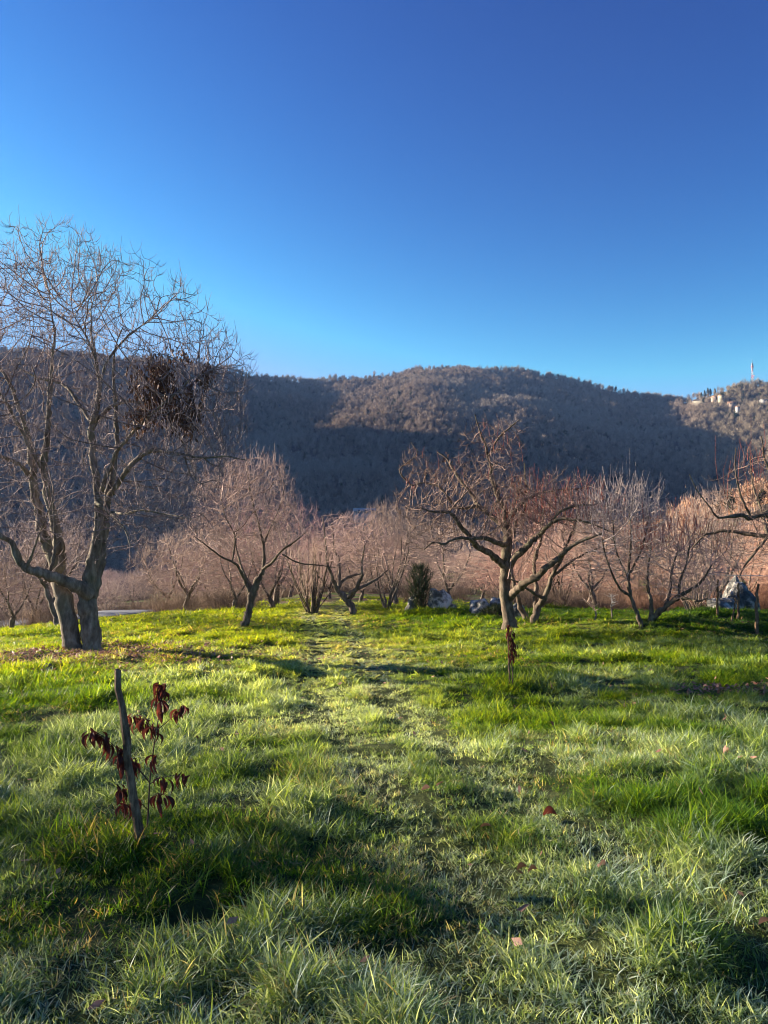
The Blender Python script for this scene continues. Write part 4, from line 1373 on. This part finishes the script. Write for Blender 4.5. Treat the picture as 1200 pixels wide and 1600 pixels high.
for px_, py_, sz, mat, lab, curl in [
    (857, 1287, .09, M_LEAF_RED, "large dark red curled leaf lying on the trodden track", .9),
    (815, 1376, .06, M_LEAF_DEAD, "dark brown leaf in the hollow below the large red leaf", .7),
    (832, 1379, .055, M_LEAF_DEAD, "dark brown curled leaf right beside the hollow's first brown leaf", .8),
    (943, 1372, .06, M_LITTER, "small upright tan leaf in grass right of the track", .8),
    (665, 1245, .07, M_LITTER, "pale tan leaf lying flat on the middle of the track", .3),
    (688, 1240, .06, M_LITTER, "orange leaf beside the pale tan leaf on the track", .4),
    (1196, 1462, .07, M_LITTER, "orange-brown leaf at the right edge of the grass", .5),
    (758, 1306, .07, M_LEAF_DEAD, "dark curled leaf left of the shaded track hollow", .6)]:
    p = ground_at(px_, py_)
    o = obj("fallen_leaf", leaf_mesh(sz, sz * .42, curl, name="fallen_leaf", mat=mat))
    o.location = (p[0] - sz * .4, p[1], p[2] + .045)
    o.rotation_euler = (random.uniform(-.5, .2) - .5, random.uniform(-.4, .1), random.uniform(-.6, .6))
    tag(o, lab, "leaf", "single fallen leaves on the meadow")

# ------------------------------------------------------------------ stake and sapling in the foreground
M_STAKE = bark_mat("weathered_stake", (0.05, 0.028, 0.015), (0.17, 0.105, 0.06), (0.34, 0.235, 0.14), 26, 1.0)
M_STEM = bark_mat("sapling_stem", (0.05, 0.03, 0.022), (0.10, 0.065, 0.045), (0.17, 0.12, 0.09), 40, 0.4)
def stake(name, px0, py0, px1, py1, r0, r1, label, mat=M_STAKE, ddtop=0.0, group=None, sides=9, bend=0.0):
    base = ground_at(px0, py0) if not isinstance(px0, np.ndarray) else px0
    d = base[1]
    top = pxw(px1, py1, d + ddtop)
    w = Wood()
    r = np.random.default_rng(int(abs(px1 * 7 + py1)))
    n = 12
    t = np.linspace(0, 1, n)[:, None]
    low = base - np.array([0, 0, .12])
    c = low * (1 - t) + top * t
    c[1:-1] += r.normal(0, r0 * .22, (n - 2, 3))
    c[:, 0] += np.sin(t[:, 0] * 3.14) * bend
    rr = (r0 * (1 - t[:, 0]) + r1 * t[:, 0]) * (1 + r.normal(0, .09, n))
    w.add(c - base, rr, sides)
    # closed top, cut at a slant
    cc = np.vstack([c[-1] - base, c[-1] - base + np.array([r1 * .2, 0, r1 * .5])])
    w.add(cc, [r1 * .98, .0005], sides)
    me = w.build(name, [mat])
    for p in me.polygons: p.use_smooth = False
    o = obj(name, me); o.location = tuple(base)
    tag(o, label, "stake", group)
    return o, base
st, sb = stake("wooden_stake", 224, 1322, 184, 1047, .031, .019, "rough split wooden stake leaning left beside the red-leaved sapling")

LEAF_A = leaf_mesh(.085, .0105, .75, name="leaf", droop=.35)
LEAF_B = leaf_mesh(.072, .009, 1.0, name="leaf", droop=.6)
LEAF_C = leaf_mesh(.075, .013, 1.1, name="leaf", droop=.2)

def sapling(name, base, branches, label, leafspec, leafpar=None, seed=1, lit_mat=None, stem_px_r=None, lscale=1.0, maxleaf=60):
    """branches: list of (points, radii); leafspec: list of (centre, spread, count)"""
    r = np.random.default_rng(seed)
    root = empty(name, tuple(base)); tag(root, label, "sapling")
    w = Wood()
    for pts, rad in branches:
        n = 14
        w.add(catmull(pts - base, n), np.interp(np.linspace(0, 1, n), np.linspace(0, 1, len(rad)), rad), 6)
    obj("stem", w.build("stem", [M_STEM]), root)
    for a, b, cnt in leafspec:
        cnt = int(cnt * 2.1)
        for i in range(cnt):
            t = (i + r.uniform(0, .8)) / cnt
            p = a * (1 - t) + b * t - base
            o = obj("leaf", [LEAF_A, LEAF_B, LEAF_C][r.integers(3)], root)
            o.location = tuple(p + r.normal(0, .012, 3))
            s = lscale * r.uniform(.75, 1.25)
            o.scale = (s, s, s)
            o.rotation_euler = (r.uniform(-.8, .8), r.uniform(.9, 1.45), r.uniform(0, 6.28))
    return root

def fg_sapling():
    base = ground_at(228, 1316) + np.array([.02, .06, 0]); d = base[1]
    Pn = lambda a, b, dd=0: pxw(a, b, d + dd)
    main = [Pn(228, 1330), Pn(232, 1260), Pn(234, 1220), Pn(240, 1170), Pn(246, 1130), Pn(253, 1100), Pn(250, 1072)]
    def br(lst): return np.array([Pn(*q) for q in lst])
    branches = [(np.array(main), [.006, .005, .0045, .004, .0035, .003, .002]),
                (br([(233, 1222), (215, 1200, -.05), (190, 1176, -.1), (160, 1150, -.15), (138, 1140, -.18)]), [.004, .0035, .003, .0025, .0015]),
                (br([(245, 1145), (232, 1130, .04), (222, 1118, .08), (207, 1120, .1)]), [.003, .0025, .002, .0015]),
                (br([(246, 1140), (256, 1132, .03), (268, 1122, .06), (280, 1108, .08), (287, 1103, .1)]), [.003, .0025, .002, .0015, .001]),
                (br([(231, 1265), (215, 1250, -.05), (200, 1236, -.1), (183, 1232, -.12)]), [.003, .0025, .002, .0015]),
                (br([(234, 1225), (250, 1216, .04), (270, 1212, .08), (290, 1214, .1)]), [.003, .0025, .002, .0015]),
                (br([(232, 1250), (245, 1240, -.04), (258, 1242, -.06)]), [.0025, .002, .0015])]
    L = lambda a, b, n: (Pn(*a), Pn(*b), n)
    spec = [L((136, 1138, -.18), (160, 1150, -.15), 8), L((158, 1150, -.15), (205, 1190, -.07), 13), L((196, 1180, -.1), (216, 1200, -.04), 8),
            L((247, 1070), (258, 1072), 10), L((252, 1075), (250, 1105), 8), L((205, 1118, .1), (235, 1132, .05), 12), L((240, 1130), (247, 1145), 4),
            L((276, 1105, .08), (290, 1103, .1), 5), L((242, 1178), (244, 1185), 4), L((182, 1230, -.12), (196, 1236, -.1), 6), L((188, 1250, -.1), (194, 1262, -.1), 4),
            L((278, 1212, .1), (292, 1212, .1), 5), L((250, 1216, .04), (258, 1222, .03), 4), L((245, 1242, -.04), (262, 1246, -.06), 5), L((212, 1245, -.05), (214, 1255, -.05), 3)]
    sapling("sapling", base, branches, "young sapling with hanging dark red-brown leaves tied beside the leaning stake", spec, seed=4, lscale=1.0)
fg_sapling()

def far_sapling():
    st2, b2 = stake("wooden_stake", 797, 1076, 794, 985, .014, .010, "thin dark stake wrapped by a withered sapling before the gnarled tree")
    base = b2 + np.array([.03, -.03, 0]); d = base[1]
    Pn = lambda a, b, dd=0: pxw(a, b, d + dd)
    stem = np.array([Pn(800, 1080), Pn(801, 1050), Pn(797, 1025), Pn(802, 1000), Pn(797, 978)])
    spec = [(Pn(794, 976), Pn(799, 992), 10), (Pn(796, 992), Pn(806, 1010), 14), (Pn(797, 1006), Pn(806, 1022), 12), (Pn(798, 1018), Pn(803, 1030), 5)]
    sapling("sapling", base, [(stem, [.008, .007, .006, .005, .003])], "withered sapling with shrivelled dark leaves bound to the thin stake", spec, seed=8, lscale=.95)
far_sapling()

# tiny young trees in the orchard grass
def young_tree(px_, py_, hpx, label, color, seed, spread=.5):
    base = ground_at(px_, py_); d = base[1]; h = hpx / F * d
    r = np.random.default_rng(seed)
    tr = Wood(); cr = Wood()
    c = catmull([base - [0, 0, .05], base + [r.normal(0, .03), 0, h * .5], base + [r.normal(0, .05), 0, h]], 8)
    tr.add(c, np.linspace(.022, .008, 8), 6)
    for i in range(26):
        k = r.integers(4, 8); dd = np.array([r.normal(0, .6), r.normal(0, .6), .7]); dd /= np.linalg.norm(dd)
        L = h * spread * r.uniform(.4, 1)
        cr.add([c[k], c[k] + dd * L * .5, c[k] + dd * L + r.normal(0, .03, 3)], [.008, .006, .003], 3)
    tree_object("young_tree", base, tr, cr, [M_TWIG_GREY], [M_TWIG_TINT], label, "tree", "young trees near the mound", color)
young_tree(927, 972, 30, "tiny sapling on thin stick in the grass left of the pale stemmed tree", PINK, 3)
young_tree(957, 968, 34, "small pale forked young tree in the grass behind the tiny sapling", (.7, .66, .6), 4, .35)
young_tree(410, 950, 22, "short young tree on the crest right of the leaning-trunk tree", PINK, 5)

# ------------------------------------------------------------------ rocks
def rock_mat(name="limestone", lo=.36, mid=.50, hi=.60):
    m, nt, out = new_mat(name)
    n1 = noise_node(nt, 3.0, 6, 0.7)
    n2 = noise_node(nt, 11.0, 5, 0.7)
    col = ramp(nt, n1.outputs[0], [(lo, (0.03, 0.03, 0.028)), (mid, (0.13, 0.125, 0.11)), (hi, (0.62, 0.57, 0.49))])
    col = mix_rgb(nt, ramp(nt, n2.outputs[0], [(0.55, (0, 0, 0)), (0.68, (.8, .8, .8))]), col, (0.08, 0.085, 0.06))
    b = nt.nodes.new("ShaderNodeBsdfPrincipled"); b.inputs['Roughness'].default_value = 0.85
    nt.links.new(col, b.inputs['Base Color'])
    bp = nt.nodes.new("ShaderNodeBump"); bp.inputs['Strength'].default_value = .8; bp.inputs['Distance'].default_value = .05
    nt.links.new(n2.outputs[0], bp.inputs['Height']); nt.links.new(bp.outputs[0], b.inputs['Normal'])
    nt.links.new(b.outputs[0], out.inputs[0])
    return m
M_ROCK = rock_mat()
M_ROCK_PALE = rock_mat("pale_limestone", .31, .44, .55)

def rock(px_, d, py_base, py_top, wpx, label, seed, peak=0.0, depth=None, group="limestone rocks on the meadow", mat=None):
    """boulder cut by random planes, then roughened"""
    r = np.random.default_rng(seed)
    c = pxw(px_, 900, d); gx, gy = c[0], c[1]
    gz = float(H(gx, gy))
    ztop = pxw(px_, py_top, d)[2]
    hh = (ztop - gz) * 1.22 + .15; w = wpx / F * d / 2; dp = depth or w * .8
    n = 44
    th, ph = np.meshgrid(np.linspace(0, 2 * np.pi, n, endpoint=False), np.linspace(0, np.pi, n // 2 + 1))
    D = np.stack([np.cos(th) * np.sin(ph), np.sin(th) * np.sin(ph), np.cos(ph)], -1)
    R = np.ones(th.shape) * 1.25
    for _ in range(16):
        nn = r.normal(0, 1, 3); nn /= np.linalg.norm(nn)
        dist = r.uniform(.68, 1.0)
        dot = D @ nn
        R = np.where(dot > .05, np.minimum(R, dist / np.maximum(dot, .05)), R)
    R = R * (1 + .10 * (fbm(th * 3, ph * 5, seed, 3) - .5))
    R = R * (1 + .55 * (fbm(D[..., 0] * 2.2 + 5, D[..., 2] * 2.2 + D[..., 1] * 1.7, seed + 9, 3) - .5))
    V = D * R[..., None]
    z = V[..., 2]; t = np.clip((z + 1) / 2, 0, 1)
    sh = 1 - peak * t
    V = np.stack([V[..., 0] * w * sh + peak * w * .25 * t, V[..., 1] * dp * sh, (z * .5 + .5) * hh - .15], -1)
    ny, nx = th.shape
    i = np.arange(nx)[None, :] + nx * np.arange(ny - 1)[:, None]; j = (np.arange(nx) + 1)[None, :] % nx + nx * np.arange(ny - 1)[:, None]
    Fq = np.stack([i, i + nx, j + nx, j], -1).reshape(-1, 4)
    o = obj("rock", mesh_from("rock", V.reshape(-1, 3), [Fq], [mat or M_ROCK]))
    o.location = (gx, gy, gz)
    tag(o, label, "rock", group)
    return o
rock(684, 20.2, 958, 926, 42, "grey and white boulder at the foot of the dark evergreen bush", 1, .3, mat=M_ROCK_PALE)
rock(648, 20.6, 955, 934, 26, "darker boulder on the left beneath the evergreen bush", 2, .1)
rock(700, 20.8, 955, 940, 22, "small pale stone right of the bush boulder", 3)
rock(747, 19.6, 962, 938, 42, "low bright white rock beside the grassy hump", 4, .2, mat=M_ROCK_PALE)
rock(776, 19.8, 962, 938, 34, "flat white topped rock partly under the grassy hump", 5, .1, mat=M_ROCK_PALE)
rock(808, 18.5, 975, 946, 28, "rounded grey rock tucked behind the gnarled tree trunk", 6, .1)
rock(1146, 17.2, 965, 914, 62, "tall pointed grey boulder behind the fence posts", 7, .55, .55, None)
rock(1122, 16.8, 965, 936, 40, "lower shoulder rock left at the tall pointed boulder", 8, .2, .4)
rock(76, 11.25, 1050, 1040, 18, "small grey stone among the fallen leaves", 9, .1)

# grassy hump shrub between the rocks, dark
def needle_bush(px_, d, py_top, wpx, label, seed, n=2600, name="evergreen_bush", base_drop=0.0, round_=False):
    r = np.random.default_rng(seed)
    c = pxw(px_, 900, d); base = np.array([c[0], d, float(H(c[0], d))])
    hh = pxw(px_, py_top, d)[2] - base[2]; w = wpx / F * d / 2
    V = []; T = []
    st = Wood()
    for i in range(14):
        a = r.uniform(0, 6.28); e = np.array([math.cos(a) * w * .6, math.sin(a) * w * .6, hh * r.uniform(.6, .95)])
        st.add(catmull([np.zeros(3), e * np.array([.6, .6, .5]), e], 5), np.linspace(.02, .005, 5), 4)
    for i in range(n):
        t = r.random() ** .8
        prof = (math.sin(math.pi * min(1, .12 + t * .80)) ** .6 * (.45 + .55 * t) * 1.15) if not round_ else math.sqrt(max(0.02, 1 - t * t))
        a = r.uniform(0, 6.28); q = w * prof * math.sqrt(r.random()) * (1 + .30 * math.sin(a * 3 + t * 9) + .2 * math.sin(a * 7 - t * 15))
        p = np.array([math.cos(a) * q, math.sin(a) * q, t * hh])
        dd = np.array([math.cos(a) * .5, math.sin(a) * .5, 1.0]) + r.normal(0, .35, 3); dd /= np.linalg.norm(dd)
        s = np.cross(dd, r.normal(0, 1, 3)); s /= np.linalg.norm(s)
        L = r.uniform(.06, .15) * (1.0 if round_ else 1.7); k = len(V)
        V += [p + s * .007, p - s * .007, p + dd * L]; T.append((k, k + 1, k + 2))
    root = empty(name, tuple(base)); tag(root, label, "bush")
    obj("stems", st.build("stems", [M_STEM]), root)
    f = obj("foliage", mesh_from("foliage", np.array(V), [np.array(T)], [M_NEEDLE]), root); tag(f, kind="stuff")
needle_bush(656, 20.3, 886, 37, "dark upright evergreen bush growing out of the rocks", 3, 1900)
needle_bush(776, 19.2, 948, 50, "low dark green cushion growing between the white rocks", 4, 1600, "cushion_plant", round_=True)
needle_bush(1160, 17.9, 912, 24, "dark ivy clump on the back of the tall pointed boulder", 5, 1200, "ivy_clump", round_=True)

# ------------------------------------------------------------------ posts and line at the right
post_tops = []
for px0, py0, px1, py1, r_, lab, bend in [
    (1120, 962, 1122, 906, .028, "slim post left of the tall pointed boulder", .0),
    (1151, 968, 1154, 911, .030, "slim post in front of the tall pointed boulder", .02),
    (1184, 990, 1185, 913, .036, "stout forked post near the right edge", -.03),
    (1140, 972, 1150, 935, .022, "short post leaning against the pointed boulder", .01)]:
    o, b = stake("fence_post", px0, py0, px1, py1, r_, r_ * .7, lab, M_STAKE, 0, "posts by the pointed boulder", 8, bend)
M_ROPE = simple_mat("pale_cord", (0.62, 0.56, 0.48), .8)
w = Wood()
a = pxw(1112, 898, 15.6); b = pxw(1330, 899, 14.0)
t = np.linspace(0, 1, 24)[:, None]
c = a * (1 - t) + b * t; c[:, 2] -= np.sin(t[:, 0] * 3.14) * .02
w.add(c - a, np.full(24, .009), 6)
o = obj("line_wire", w.build("line_wire", [M_ROPE])); o.location = tuple(a)
tag(o, "pale taut line stretched above the pointed boulder", "wire")

# ------------------------------------------------------------------ road, far buildings, mast
M_ROAD = simple_mat("grey_road", (0.13, 0.135, 0.15), .8, .12, 2.0)
def road():
    c = catmull(np.hstack([ROAD, np.zeros((len(ROAD), 1))]), 40)[:, :2]
    tg = np.gradient(c, axis=0); tg /= np.linalg.norm(tg, axis=1)[:, None]
    nn = np.stack([-tg[:, 1], tg[:, 0]], -1)
    V = []
    for k in range(40):
        zc = float(H(c[k][0], c[k][1])) + .30
        for s_, dz in ((-2.3, -.9), (-1.3, -.02), (-.5, 0), (.5, 0), (1.3, -.02), (2.3, -.9)):
            p = c[k] + nn[k] * s_
            V.append((p[0], p[1], zc + dz))
    Q = [(k * 6 + j, k * 6 + j + 1, k * 6 + j + 7, k * 6 + j + 6) for k in range(39) for j in range(5)]
    o = obj("road", mesh_from("road", np.array(V), [np.array(Q)], [M_ROAD]))
    tag(o, "narrow grey lane below the meadow rise", kind="structure")
road()

def box_mesh(name, lo, hi, mat):
    (a, b, c), (d, e, f) = lo, hi
    V = [(a, b, c), (d, b, c), (d, e, c), (a, e, c), (a, b, f), (d, b, f), (d, e, f), (a, e, f)]
    Q = [(0, 3, 2, 1), (4, 5, 6, 7), (0, 1, 5, 4), (1, 2, 6, 5), (2, 3, 7, 6), (3, 0, 4, 7)]
    return mesh_from(name, np.array(V, float), [np.array(Q)], [mat] if mat else [])
def roof_mesh(name, lo, hi, rise, mat, over=.4):
    (a, b, c), (d, e, f) = lo, hi
    a -= over; b -= over; d += over; e += over
    m = (b + e) / 2
    V = [(a, b, f), (d, b, f), (d, e, f), (a, e, f), (a, m, f + rise), (d, m, f + rise), (a, b, f + .2), (d, b, f + .2), (d, e, f + .2), (a, e, f + .2)]
    Q = [(0, 1, 7, 6), (1, 2, 8, 7), (2, 3, 9, 8), (3, 0, 6, 9), (6, 7, 5, 4), (8, 9, 4, 5), (0, 3, 2, 1)]
    T = [(7, 8, 5), (9, 6, 4)]
    return mesh_from(name, np.array(V, float), [np.array(Q), np.array(T)], [mat])
M_PLASTER = simple_mat("ochre_plaster", (0.42, 0.37, 0.24), .8, .06, .8)
M_PLASTER2 = simple_mat("pink_plaster", (0.28, 0.21, 0.16), .8, .06, .8)
M_WHITEW = simple_mat("white_plaster", (0.32, 0.31, 0.29), .8, .05, .8)
M_TILE = simple_mat("roof_tiles", (0.36, 0.20, 0.13), .8, .25, 1.5)
M_GLASS = simple_mat("dark_window", (0.04, 0.05, 0.06), .15, .1)
M_GREYROOF = simple_mat("pale_metal_roof", (0.22, 0.22, 0.21), .5, .08, .5)

def house(px_, py_base, d, size, wall, label, rz=0.0, roofm=None, wins=2, floors=2, name="house"):
    p = pxw(px_, py_base, d)
    gz = float(H(p[0], p[1]))
    sx, sy, sz = size
    base = (p[0], p[1], max(gz, p[2]) )
    root = empty(name, base, rz); tag(root, label, "house")
    obj("wall", box_mesh("wall", (-sx / 2, -sy / 2, -6), (sx / 2, sy / 2, sz), wall), root)
    obj("roof", roof_mesh("roof", (-sx / 2, -sy / 2, 0), (sx / 2, sy / 2, sz + .01), sy * .22, roofm or M_TILE), root)
    wm = box_mesh("window", (-.55, -.06, 0), (.55, .05, 1.5), M_GLASS)
    for fl in range(floors):
        for k in range(wins):
            o = obj("window", wm, root)
            o.location = (-sx / 2 + sx * (k + .5) / wins, -sy / 2 - .003, .9 + fl * (sz / max(1, floors)))
    return root
house(1127, 632, 745, (3.6, 5, 7.0), M_PLASTER, "tall narrow pale yellow house on the mast hill terrace", .35, wins=1, floors=3)
house(1119, 630, 752, (7, 6, 4), M_PLASTER2, "pinkish house joined left of the tall yellow house", .35, wins=3)
house(1153, 640, 700, (2.8, 3, 2.4), M_WHITEW, "small white house below the mast hill terrace", .3, wins=1, floors=1)
house(1194, 629, 720, (6, 5, 2.2), M_WHITEW, "pale house near the right edge high on the hill", .3, M_GREYROOF, 2, 1)
house(1144, 634, 720, (7, 6, 2.6), M_PLASTER2, "brown roofed house right of the tall yellow house", -.2, wins=2, floors=1)
house(570, 806, 330, (9, 8, 1.6), M_GREYROOF, "long pale roofed shed low in the valley", .15, M_GREYROOF, 3, 1, "shed")

# retaining wall of the terrace
M_STONE = simple_mat("pale_stone_wall", (0.25, 0.22, 0.165), .9, .2, .5)
a = pxw(1082, 629, 765); b = pxw(1114, 628, 757)
root = obj("terrace_wall", None) if False else empty("terrace_wall", tuple(a))
ang = math.atan2(b[1] - a[1], b[0] - a[0]); Lw = math.hypot(b[1] - a[1], b[0] - a[0])
root.rotation_euler = (0, 0, ang)
tag(root, "long pale stone terrace wall left of the pinkish house", "wall")
obj("masonry", box_mesh("masonry", (0, -.5, -8), (Lw, .5, 1.0), M_STONE), root)
obj("coping", box_mesh("coping", (-.2, -.7, 1.003), (Lw + .2, .7, 1.3), M_WHITEW), root)

# cypresses on the terrace
def cypress(px_, py_base, d, h, seed):
    p = pxw(px_, py_base, d); gz = float(H(p[0], p[1]))
    r = np.random.default_rng(seed)
    V = []; T = []
    for i in range(220):
        t = r.random(); q = .95 * math.sin(math.pi * (.15 + .85 * t)) ** .8 + .1; a = r.uniform(0, 6.28)
        c = np.array([math.cos(a) * q, math.sin(a) * q, t * h]); s = r.normal(0, .25, 3)
        k = len(V); V += [c + s, c - s, c + np.array([0, 0, 1.1])]; T.append((k, k + 1, k + 2))
    root = empty("cypress", (p[0], p[1], gz)); tag(root, "dark narrow evergreen in the row above the terrace wall", "tree", "dark evergreens above the terrace wall")
    tw = Wood(); tw.add([[0, 0, -1], [0, 0, h * .4]], [.2, .1], 5)
    obj("trunk", tw.build("trunk", [M_STEM]), root)
    obj("crown", mesh_from("crown", np.array(V), [np.array(T)], [M_NEEDLE]), root)
for i, px_ in enumerate([1096, 1101, 1106, 1110, 1117]):
    cypress(px_, 612, 785, 6.5 + (i % 3), i)

# mast
M_RED = simple_mat("mast_red", (0.55, 0.10, 0.07), .5)
M_WHITE = simple_mat("mast_white", (0.5, 0.5, 0.5), .5)
M_STEEL = simple_mat("mast_steel", (0.28, 0.29, 0.31), .5)
def mast():
    d = 770
    p = pxw(1176, 598, d); gz = float(H(p[0], p[1]))
    top = pxw(1176, 561, d)[2] - gz
    root = empty("radio_mast", (p[0], p[1], gz)); tag(root, "tall red and white lattice radio mast on the hilltop", "mast")
    W = .8
    secs = 6; hl_ = top * .78
    for s in range(secs):
        z0, z1 = hl_ * s / secs, hl_ * (s + 1) / secs
        w0, w1 = W * (1 - .5 * s / secs), W * (1 - .5 * (s + 1) / secs)
        w = Wood()
        cs = [(-1, -1), (1, -1), (1, 1), (-1, 1)]
        for i in range(4):
            (ax, ay), (bx, by) = cs[i], cs[(i + 1) % 4]
            w.add([[ax * w0, ay * w0, z0], [ax * w1, ay * w1, z1]], [.09, .09], 4)
            w.add([[ax * w0, ay * w0, z0], [bx * w1, by * w1, z1]], [.045, .045], 4)
            w.add([[bx * w0, by * w0, z0], [ax * w1, ay * w1, z1]], [.045, .045], 4)
            w.add([[ax * w1, ay * w1, z1], [bx * w1, by * w1, z1]], [.045, .045], 4)
        obj("lattice_section", w.build("lattice_section", [M_RED if s % 2 == 0 else M_WHITE]), root)
    w = Wood(); w.add([[0, 0, hl_ - 1], [0, 0, top * .92], [0, 0, top]], [.22, .14, .06], 6)
    obj("antenna_pole", w.build("antenna_pole", [M_STEEL]), root)
    for zf, rr, mt in ((.80, .9, M_STEEL), (.70, 1.2, M_RED), (.60, .8, M_WHITE)):
        w = Wood(); z = top * zf
        w.add([[0, 0, z - .25], [0, 0, z - .24], [0, 0, z + .24], [0, 0, z + .25]], [.1, rr, rr, .1], 12)
        for k in range(8):
            a = k * math.pi / 4
            w.add([[math.cos(a) * rr, math.sin(a) * rr, z - 1.3], [math.cos(a) * rr, math.sin(a) * rr, z + 1.5]], [.10, .10], 4)
        obj("antenna_platform", w.build("antenna_platform", [mt]), root)
    for zf, ax in ((.42, -1), (.36, 1), (.28, -1)):
        w = Wood(); z = top * zf
        w.add([[ax * 1.0, -.2, z], [ax * 1.5, -1.0, z], [ax * 1.6, -1.1, z]], [.2, .7, .75], 12)
        obj("dish", w.build("dish", [M_WHITE]), root)
mast()

# ------------------------------------------------------------------ haze
def haze():
    me = box_mesh("haze", (-2700, -2300, -60), (2700, 3300, 460), None)
    me.materials.clear()
    m, nt, out = new_mat("valley_haze")
    v = nt.nodes.new("ShaderNodeVolumePrincipled")
    v.inputs['Color'].default_value = (0.30, 0.50, 1.0, 1)
    v.inputs['Density'].default_value = HAZE_DENSITY
    v.inputs['Anisotropy'].default_value = 0.2
    nt.links.new(v.outputs[0], out.inputs['Volume'])
    me.materials.append(m)
    o = obj("haze", me)
    tag(o, "thin bluish morning haze in the valley", kind="stuff")
if HAZE_DENSITY > 0:
    haze()
